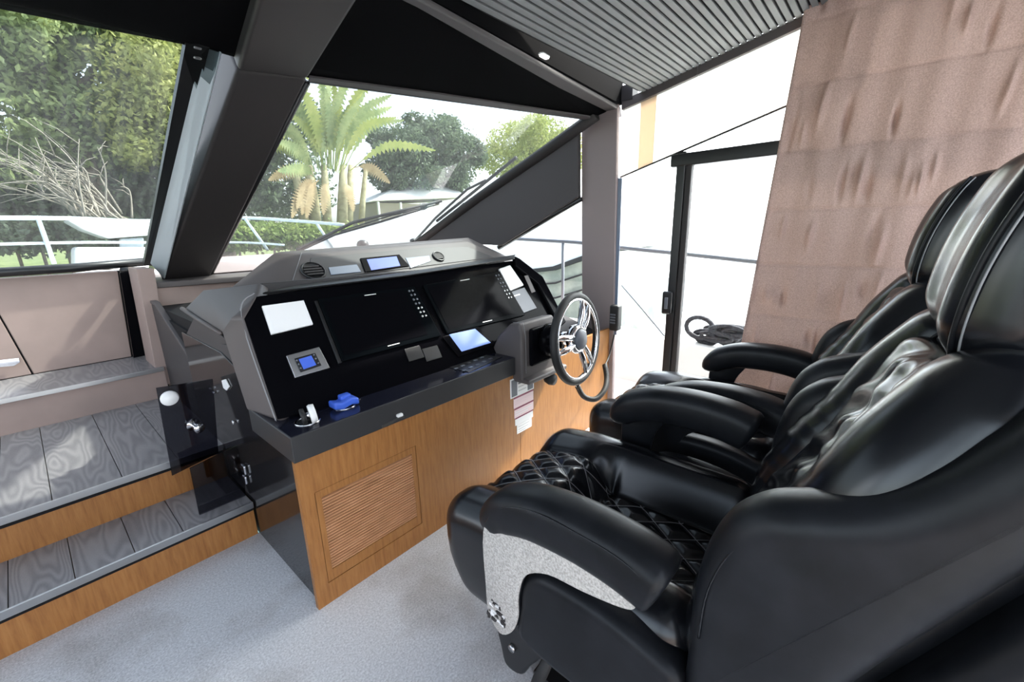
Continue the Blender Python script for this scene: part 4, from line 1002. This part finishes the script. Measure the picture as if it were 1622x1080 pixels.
tree('tall broad green tree filling the left windscreen pane', (1.6, TY, 0), [(1.6, TY, 0), (1.7, TY, 2.5), (1.5, TY, 4.5)],
     [B(-40, 110, TY, 1.0, .9), B(40, 50, TY, 1.0, .6), B(110, 30, TY+.6, 1.1, .8), B(45, 215, TY, .9, .5), B(40, 130, TY+.5, .7, .5), B(150, 120, TY+.4, 1.0, .7), B(120, 175, TY, .9, .5), B(165, 180, TY, 1.0, .6), B(180, 60, TY, .9, .8), B(110, 240, TY+.8, 1.2, .6), B(90, 95, TY+.6, .5, .4), B(0, 265, TY, .9, .5), B(-60, 20, TY, 1.2, 1.0), B(160, 240, TY+.3, 1.0, .6)], 27000, .085, L_tree)
tree('yellow green tree against the centre mullion in the left pane', (4.0, TY-.6, 0), [(4.0, TY-.6, 0), (4.1, TY-.6, 2.0), (4.0, TY-.6, 3.6)],
     [B(250, 130, TY-.8, 1.2, 1.1), B(225, 190, TY-.8, 1.0, .9), B(290, 190, TY-.6, 1.2, 1.2), B(260, 60, TY, 1.3, 1.1), B(340, 120, TY, 1.5, 1.5), B(400, 60, TY, 1.6, 1.4)], 42000, .075, leafmat('tree_leaf_yellow', (.30, .34, .11), (.58, .58, .22)))
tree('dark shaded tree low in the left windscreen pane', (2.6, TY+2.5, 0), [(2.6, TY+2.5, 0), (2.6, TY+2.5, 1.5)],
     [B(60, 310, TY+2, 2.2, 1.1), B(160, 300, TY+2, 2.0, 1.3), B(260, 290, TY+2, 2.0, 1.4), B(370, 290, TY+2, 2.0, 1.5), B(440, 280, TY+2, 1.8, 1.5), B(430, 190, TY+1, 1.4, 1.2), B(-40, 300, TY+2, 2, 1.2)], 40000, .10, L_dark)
# bare pale branches in front of the foliage
br = thing('bare_shrub', 'leafless pale branches leaning over the bank in the left pane', 'shrub', tuple(at(200, 350, y=11.9)))
bb = MB()
for k in range(34):
    u0, v0 = random.uniform(120, 215), random.uniform(338, 352); s = at(u0, v0, y=12.+random.uniform(-.2, .6))
    e_ = at(u0-random.uniform(10, 190), random.uniform(200, 330), y=12.4+random.uniform(-.6, .8)); m_ = (s+e_)/2+np.array([random.uniform(-.2, .2), 0, random.uniform(.0, .35)])
    path = spline([s, m_, e_], 5); bb.add(*tubed(path, list(np.linspace(.022, .005, len(path))), 5))
    for q in range(3):
        i_ = random.randint(3, len(path)-2); e2 = path[i_]+np.array([random.uniform(-.7, .3), random.uniform(-.3, .3), random.uniform(-.1, .6)]); bb.add(*tubed([path[i_], (path[i_]+e2)/2+np.array([0, 0, .05]), e2], [.011, .007, .003], 4))
bb.build('branches', M_twig, br, smooth=True, kind='stuff')
# hedges / bank planting
def hedge(label, cs, n, m, size=.07):
    h = thing('hedge', label, 'hedge', (float(np.mean([c[0][0] for c in cs])), float(cs[0][0][1]), -.2), 'low planting on the bank')
    V, F = leaves(cs, n, size); fast('foliage', V, F, m, h)
    st_ = MB()
    for c, r in cs: st_.add(*tubed([(c[0], c[1], -.5), (c[0], c[1], c[2])], .03, 5))
    st_.build('stem', M_bark, h)
hedge('bright green hedge on the bank right of the centre mullion', [B(u, 374, 12.2, .55, .36) for u in range(375, 560, 28)], 9000, L_hedge)
hedge('low dark planting along the water in the left pane', [B(u, 372, 13, .7, .35) for u in range(20, 320, 40)], 7000, L_dark)
# traveller's palm: fan of fronds, each its own part
PY = 12.8
pal = thing('fan_palm', "fan shaped palm with long arching fronds in the right windscreen pane", 'palm', tuple(at(520, 352, y=PY)))
for (u, du, r) in ((483, -18, .13), (500, -12, .16), (519, -6, .12), (542, 2, .15), (552, 4, .12), (572, 8, .09)):
    tube('trunk', [at(u, 360, y=PY), at(u+du*.3, 320, y=PY), at(u+du, 262, y=PY)], [r*1.1, r, r*.7], M_ptrunk, pal, n=10)
def frond(base, tip, bend, wid, m):
    base, tip = np.array(base), np.array(tip); L_ = np.linalg.norm(tip-base); mid = (base+tip)/2+np.array(bend)
    path = spline([base, mid, tip], 22); n_ = len(path); V = []; F = []
    for i, p in enumerate(path):
        t = i/(n_-1); tg = path[min(i+1, n_-1)]-path[max(i-1, 0)]; tg /= np.linalg.norm(tg); s_ = np.cross(tg, [0, 1, .25]); s_ /= np.linalg.norm(s_)
        w_ = wid*math.sin(PI*min(1, max(0, (t-.22)/.78))**.8)*(1. if i % 2 else .35)+.014
        V += [p-s_*w_-np.array([0, 0, w_*.35]), p, p+s_*w_-np.array([0, 0, w_*.35])]
    for i in range(n_-1):
        F += [(3*i, 3*i+1, 3*i+4, 3*i+3), (3*i+1, 3*i+2, 3*i+5, 3*i+4)]
    obj('frond', V, F, m, pal, smooth=True)
fr_l = [(505, 270, 440, 150), (510, 265, 470, 120), (515, 262, 500, 100), (522, 262, 530, 95), (528, 262, 560, 100), (535, 262, 590, 120), (540, 264, 620, 150), (545, 268, 640, 190), (500, 275, 425, 190), (497, 280, 420, 235), (552, 272, 690, 238), (520, 268, 480, 150), (530, 268, 575, 150), (515, 268, 455, 175), (538, 268, 605, 175), (525, 266, 545, 130), (508, 268, 450, 130), (532, 264, 610, 110), (518, 266, 515, 140), (500, 282, 440, 270), (527, 266, 557, 165)]
for k in range(26):
    t_ = random.uniform(-1, 1); fr_l.append((520+t_*25+random.uniform(-6, 6), 266+abs(t_)*10, 525+t_*100+random.uniform(-20, 20), 112+abs(t_)**2*85+random.uniform(0, 55)))
for k, (u0, v0, u1, v1) in enumerate(fr_l):
    y0 = PY+random.uniform(-.2, .2); y1 = PY+random.uniform(-1.3, 1.0)
    frond(at(u0, v0, y=y0), at(u1, v1, y=y1), (np.sign(u1-u0)*-.15, 0, .45 if abs(u1-u0) > 60 else .2), .17+random.uniform(-.05, .06), L_yellow if (k == 10 or k % 4 == 1) else L_palm)
for (u0, v0, u1, v1) in ((500, 285, 470, 330), (505, 285, 485, 345), (560, 265, 618, 290), (498, 280, 425, 285), (495, 290, 462, 345), (498, 290, 478, 340), (520, 290, 512, 340), (548, 290, 560, 335)):
    frond(at(u0, v0, y=PY-.2), at(u1, v1, y=PY-.5), (0, 0, .25), .2, L_dry)
tree('dark round tree right of the palm', at(690, 330, y=17)*np.array([1, 1, 0]), [at(690, 345, y=17)*np.array([1, 1, 0]), at(690, 300, y=17)],
     [B(640, 235, 17, 1.3, 1.0), B(690, 220, 17, 1.4, 1.0), B(730, 240, 17, 1.1, .9), B(660, 275, 17, 1.3, .8), B(715, 275, 17, 1.2, .8), B(615, 270, 17, 1.0, .8)], 34000, .085, L_dark)
tree('pale yellow green tree at the far right of the windscreen', at(830, 300, y=20)*np.array([1, 1, 0]), [at(830, 330, y=20)*np.array([1, 1, 0]), at(830, 260, y=20)],
     [B(820, 225, 20, 2.2, 1.2), B(860, 215, 20, 2.0, 1.2), B(800, 250, 20, 1.8, 1.0), B(850, 250, 20, 2.2, 1.0), B(900, 240, 20, 2.2, 1.3)], 20000, .11, L_yellow)
# house with a pale low roof
HY = 15.5
ho = thing('house', 'low house with a pale hipped roof and shaded porch beyond the palm', 'house', tuple(at(670, 345, y=HY)))
r0, r1, r2_, r3 = at(592, 318, y=HY), at(742, 312, y=HY), at(705, 288, y=HY+2), at(635, 291, y=HY+2)
zb = r0[2]
v = [r0, r1, r1+np.array([1.0, 4, 0]), r0+np.array([1.0, 4, 0]), r3, r2_]
obj('roof', v, [(0, 1, 5, 4), (1, 2, 5), (2, 3, 4, 5), (3, 0, 4), (3, 2, 1, 0)], M_roofw, ho, bevel=.02)
vb, fb = boxd((r0[0]+.5, HY+.6, -.2), (r1[0]+.3, HY+3.6, min(r0[2], r1[2])-.02)); obj('wall', vb, fb, M_housewall, ho)
for k in range(4):
    x = r0[0]+.9+k*.95; vb, fb = boxd((x, HY+.55, .5), (x+.55, HY+.6, 1.5)); w_ = obj('window', vb, fb, M_window, ho)
    vb, fb = boxd((x+.25, HY+.53, .5), (x+.30, HY+.55, 1.5)); obj('window_bar', vb, fb, M_white, w_)
for k in range(5): box('porch_post', (r0[0]+.2+k*1.05, HY+.05, -.2), (r0[0]+.28+k*1.05, HY+.13, zb-.02), M_white, ho, bevel=0)

# loft hull helper for moored boats
def hull(name, parent, m, stations):
    """stations: (y, half width, keel z, sheer z, xc)"""
    V = []; k = 7
    for (yy, hw, zk, zs, xc) in stations:
        for i in range(k):
            t = -1+2*i/(k-1); V.append((xc+hw*np.sign(t)*abs(t)**.6, yy, zk+(zs-zk)*abs(t)**1.5))
    F = []
    for s_ in range(len(stations)-1):
        for i in range(k-1): F.append((s_*k+i, s_*k+i+1, (s_+1)*k+i+1, (s_+1)*k+i))
    for s_ in range(len(stations)-1): F.append((s_*k, (s_+1)*k, (s_+1)*k+k-1, s_*k+k-1))     # deck
    F.append(list(range(k))); F.append([(len(stations)-1)*k+i for i in range(k)])
    return obj(name, V, F, m, parent, smooth=False)
# white boat ahead to starboard (seen through the windscreen)
mb = thing('motor_boat', 'white motor boat with a long sloping cabin top seen past the wipers', 'boat', (6.0, 7.3, -1.5), 'white boats moored alongside')
hull('hull', mb, M_gel, [(5.9, 1.6, -1.4, .60, 6.3), (7.0, 1.7, -1.4, .60, 6.9), (8.6, 1.5, -1.3, .62, 7.7), (9.6, .8, -.8, .64, 8.2), (10.3, .04, .2, .66, 8.6)])
cp_ = [at(u, v, y=6.2) for u, v in [(468, 397), (530, 372), (620, 345), (705, 322), (790, 300), (860, 300), (860, 420), (468, 420)]]
bk_ = [p+np.array([1.75, 2.2, -.02]) for p in cp_]; nc_ = len(cp_)          # the boat lies at an angle
obj('cabin_top', cp_+bk_, [list(range(nc_)), list(range(2*nc_-1, nc_-1, -1))]+[(i, (i+1) % nc_, nc_+(i+1) % nc_, nc_+i) for i in range(nc_)], M_gel, mb, bevel=.03, seg=3)
# white boat alongside (seen through the small side window)
sb = thing('sport_boat', 'white boat with dark rubbing strake and grey green side beyond the small side window', 'boat', (5.0, 3.6, -1.5), 'white boats moored alongside')
hx = 4.2
V = []; 
def strip(name, pts_a, pts_b, th, m, parent):
    n_ = len(pts_a); v_ = list(pts_a)+list(pts_b)+[np.array(p)+np.array([th, 0, 0]) for p in pts_a]+[np.array(p)+np.array([th, 0, 0]) for p in pts_b]; f_ = []
    for i in range(n_-1): f_ += [(i, i+1, n_+i+1, n_+i), (2*n_+i, 3*n_+i, 3*n_+i+1, 2*n_+i+1), (i, 2*n_+i, 2*n_+i+1, i+1), (n_+i, n_+i+1, 3*n_+i+1, 3*n_+i)]
    f_ += [(0, n_, 3*n_, 2*n_), (n_-1, 3*n_-1, 4*n_-1, 2*n_-1)]
    return obj(name, v_, f_, m, parent)
us = [780, 810, 845, 880, 925, 960]
gun = [at(u, v, x=hx) for u, v in zip(us, (418, 424, 428, 424, 408, 396))]
strip('topside', [at(u, v, x=hx) for u, v in zip(us, (352, 352, 350, 347, 343, 340))], gun, 2.2, M_gel, sb)
strip('rubbing_strake', [p+np.array([-.06, 0, .02]) for p in gun], [p+np.array([-.06, 0, -.03]) for p in gun], .12, M_rubber, sb)
strip('lower_hull', [p+np.array([.01, 0, -.03]) for p in gun], [np.array([hx+.5, p[1], -1.5]) for p in gun], 1.6, M_hull, sb)
for dz_ in (.18, .36): tube('hull_line', [p+np.array([0, 0, -dz_]) for p in gun], .012, M_trim_dark, sb, n=6)
# own side deck, bulwark, rails and rope
box('side_deck', (2.66, -3.2, .02), (3.22, 3.3, .10), M_gel, bevel=.02, kind='structure')
bw = MB()
for (a, b) in zip(range(0, 6), range(1, 7)):
    ys = [-3.2+a*1.08, -3.2+b*1.08]; zs = [.36+.03*a, .36+.03*b]
    bw.add(*beam8([(3.05, ys[0], .05), (3.22, ys[0], .05), (3.22, ys[0], zs[0]), (3.05, ys[0], zs[0])], [(3.05, ys[1], .05), (3.22, ys[1], .05), (3.22, ys[1], zs[1]), (3.05, ys[1], zs[1])]))
bw.build('bulwark', M_gel, kind='structure')
sr_ = thing('side_rail', 'dark steel hand rail along the starboard side deck', 'rail', (3.15, 1.8, .55))
tube('top_rail', spline([at(u, v, x=3.14) for u, v in [(800, 377), (870, 381), (918, 384), (985, 392), (1100, 404), (1240, 419)]], 6), .016, M_grey, sr_, n=8)
for u in (892, 1215):
    q = at(u, 382 if u < 1000 else 417, x=3.14); tube('stanchion', [q, np.array([q[0], q[1], .50])], .014, M_grey, sr_, n=8)
ml = thing('mooring_line', 'thin grey mooring line running down to the bulwark', 'rope', tuple(at(1050, 530, x=3.06)))
tube('line', [at(985, 452, x=3.3), at(1018, 490, x=3.2), at(1052, 532, x=3.1)], .007, M_grey, ml, n=6)
rc = thing('rope_coil', 'coil of dark mooring rope heaped on the white bulwark', 'rope', tuple(at(1130, 545, x=3.12)))
cr = at(1112, 520, x=3.12)
def loopr(c, rx, rz, ph, tilt, nn=18): return [np.array(c)+np.array([rx*.4*math.cos(t+ph)*tilt, rx*math.cos(t+ph), rz*math.sin(t+ph)]) for t in np.linspace(0, 2*PI, nn, endpoint=False)]
for k in range(16):
    u = random.uniform(1118, 1172); v_ = random.uniform(522, 536); c = at(u, v_, x=3.13+random.uniform(-.05, .05))
    tube('rope_turn', loopr(c, random.uniform(.05, .11), random.uniform(.02, .05), random.uniform(0, 6), random.uniform(-1, 1)), .014, M_rope, rc, n=7, closed=True)
tube('rope_turn', loopr(at(1108, 519, x=3.12), .10, .075, 0, .5), .017, M_rope, rc, n=8, closed=True)
tube('rope_end', spline([at(1090, 525, x=3.1), at(1105, 534, x=3.1), at(1130, 535, x=3.09), at(1165, 545, x=3.09)], 5), .014, M_rope, rc, n=7)
box('dock', (3.5, -14, -1.6), (11.5, 1.75, .32), M_gel, bevel=.03, kind='structure')
box('dock_far', (8.4, 1.76, -1.6), (40, 11.4, .32), M_gel, bevel=.03, kind='structure')
# big white yacht alongside, only overexposed white in view
ny = thing('moored_yacht', 'large white yacht alongside beyond the starboard door', 'boat', (14, -1, -1.5), 'white boats moored alongside')
hull('hull', ny, M_gel, [(-9, 1.9, -1.4, .95, 14.4), (-4, 2.0, -1.4, 1.05, 14.4), (0, 1.9, -1.4, 1.15, 14.3), (2.4, 1.2, -1.2, 1.25, 14.0), (3.6, .1, .2, 1.4, 13.8)])
prism('cabin', [(-7, .8), (-6.5, 2.6), (-2.0, 2.6), (.8, 1.1), (.8, .8)], 0, 13.2, 15.6, M_gel, ny, bevel=.1, seg=3)
prism('cabin_window', [(-6, 1.6), (-5.9, 2.3), (-2.4, 2.3), (-1.2, 1.6)], 0, 13.17, 13.21, M_bluepanel, ny, bevel=.02)
# windscreen wipers and horn on the outside of the glass
WN = np.cross(np.array(A_[1])-np.array(A_[0]), np.array(A_[3])-np.array(A_[0])); WN /= np.linalg.norm(WN); WN = WN if WN[2] > 0 else -WN
def wpn(u, v, l=.03): return onplane(u, v, np.array(A_[0])+WN*l, WN)
def wiper(label, arm, arm2, blade):
    w_ = thing('wiper', label, 'wiper', tuple(wpn(*arm[0])), 'windscreen wipers')
    tube('arm', [wpn(*q) for q in arm], .010, M_black, w_, n=6); tube('link_arm', [wpn(*q) for q in arm2], .007, M_black, w_, n=6)
    tube('blade', [wpn(u, v, .012) for u, v in blade], .012, M_rubber, w_, n=6)
    lathe('pivot', [(.03, 0), (.028, .03), (.0, .035)], wpn(*arm[0], l=.0), WN, M_black, w_, n=14)
wiper('wiper lying low across the windscreen towards the left', [(672, 330), (600, 352), (530, 372), (475, 397)], [(690, 324), (620, 341), (540, 366)], [(470, 396), (560, 352), (700, 318)])
wiper('upright wiper beside the right windscreen pillar', [(655, 384), (690, 345), (740, 300), (770, 285)], [(672, 384), (700, 352), (735, 322)], [(692, 350), (745, 308), (818, 249)])
hn = thing('horn', 'round black deck fitting peeping above the dashboard', 'deck fitting', tuple(at(575, 392, y=3.7)))
lathe('dome', [(.055, 0), (.055, .03), (.045, .055), (.02, .068), (.0, .07)], at(575, 392, y=3.75), (0, 0, 1), M_black, hn, n=18)
lathe('flange', [(.07, -.03), (.07, .0), (.055, .004), (.0, .004)], at(575, 392, y=3.75), (0, 0, 1), M_steel, hn, n=18)

bpy.context.view_layer.update()
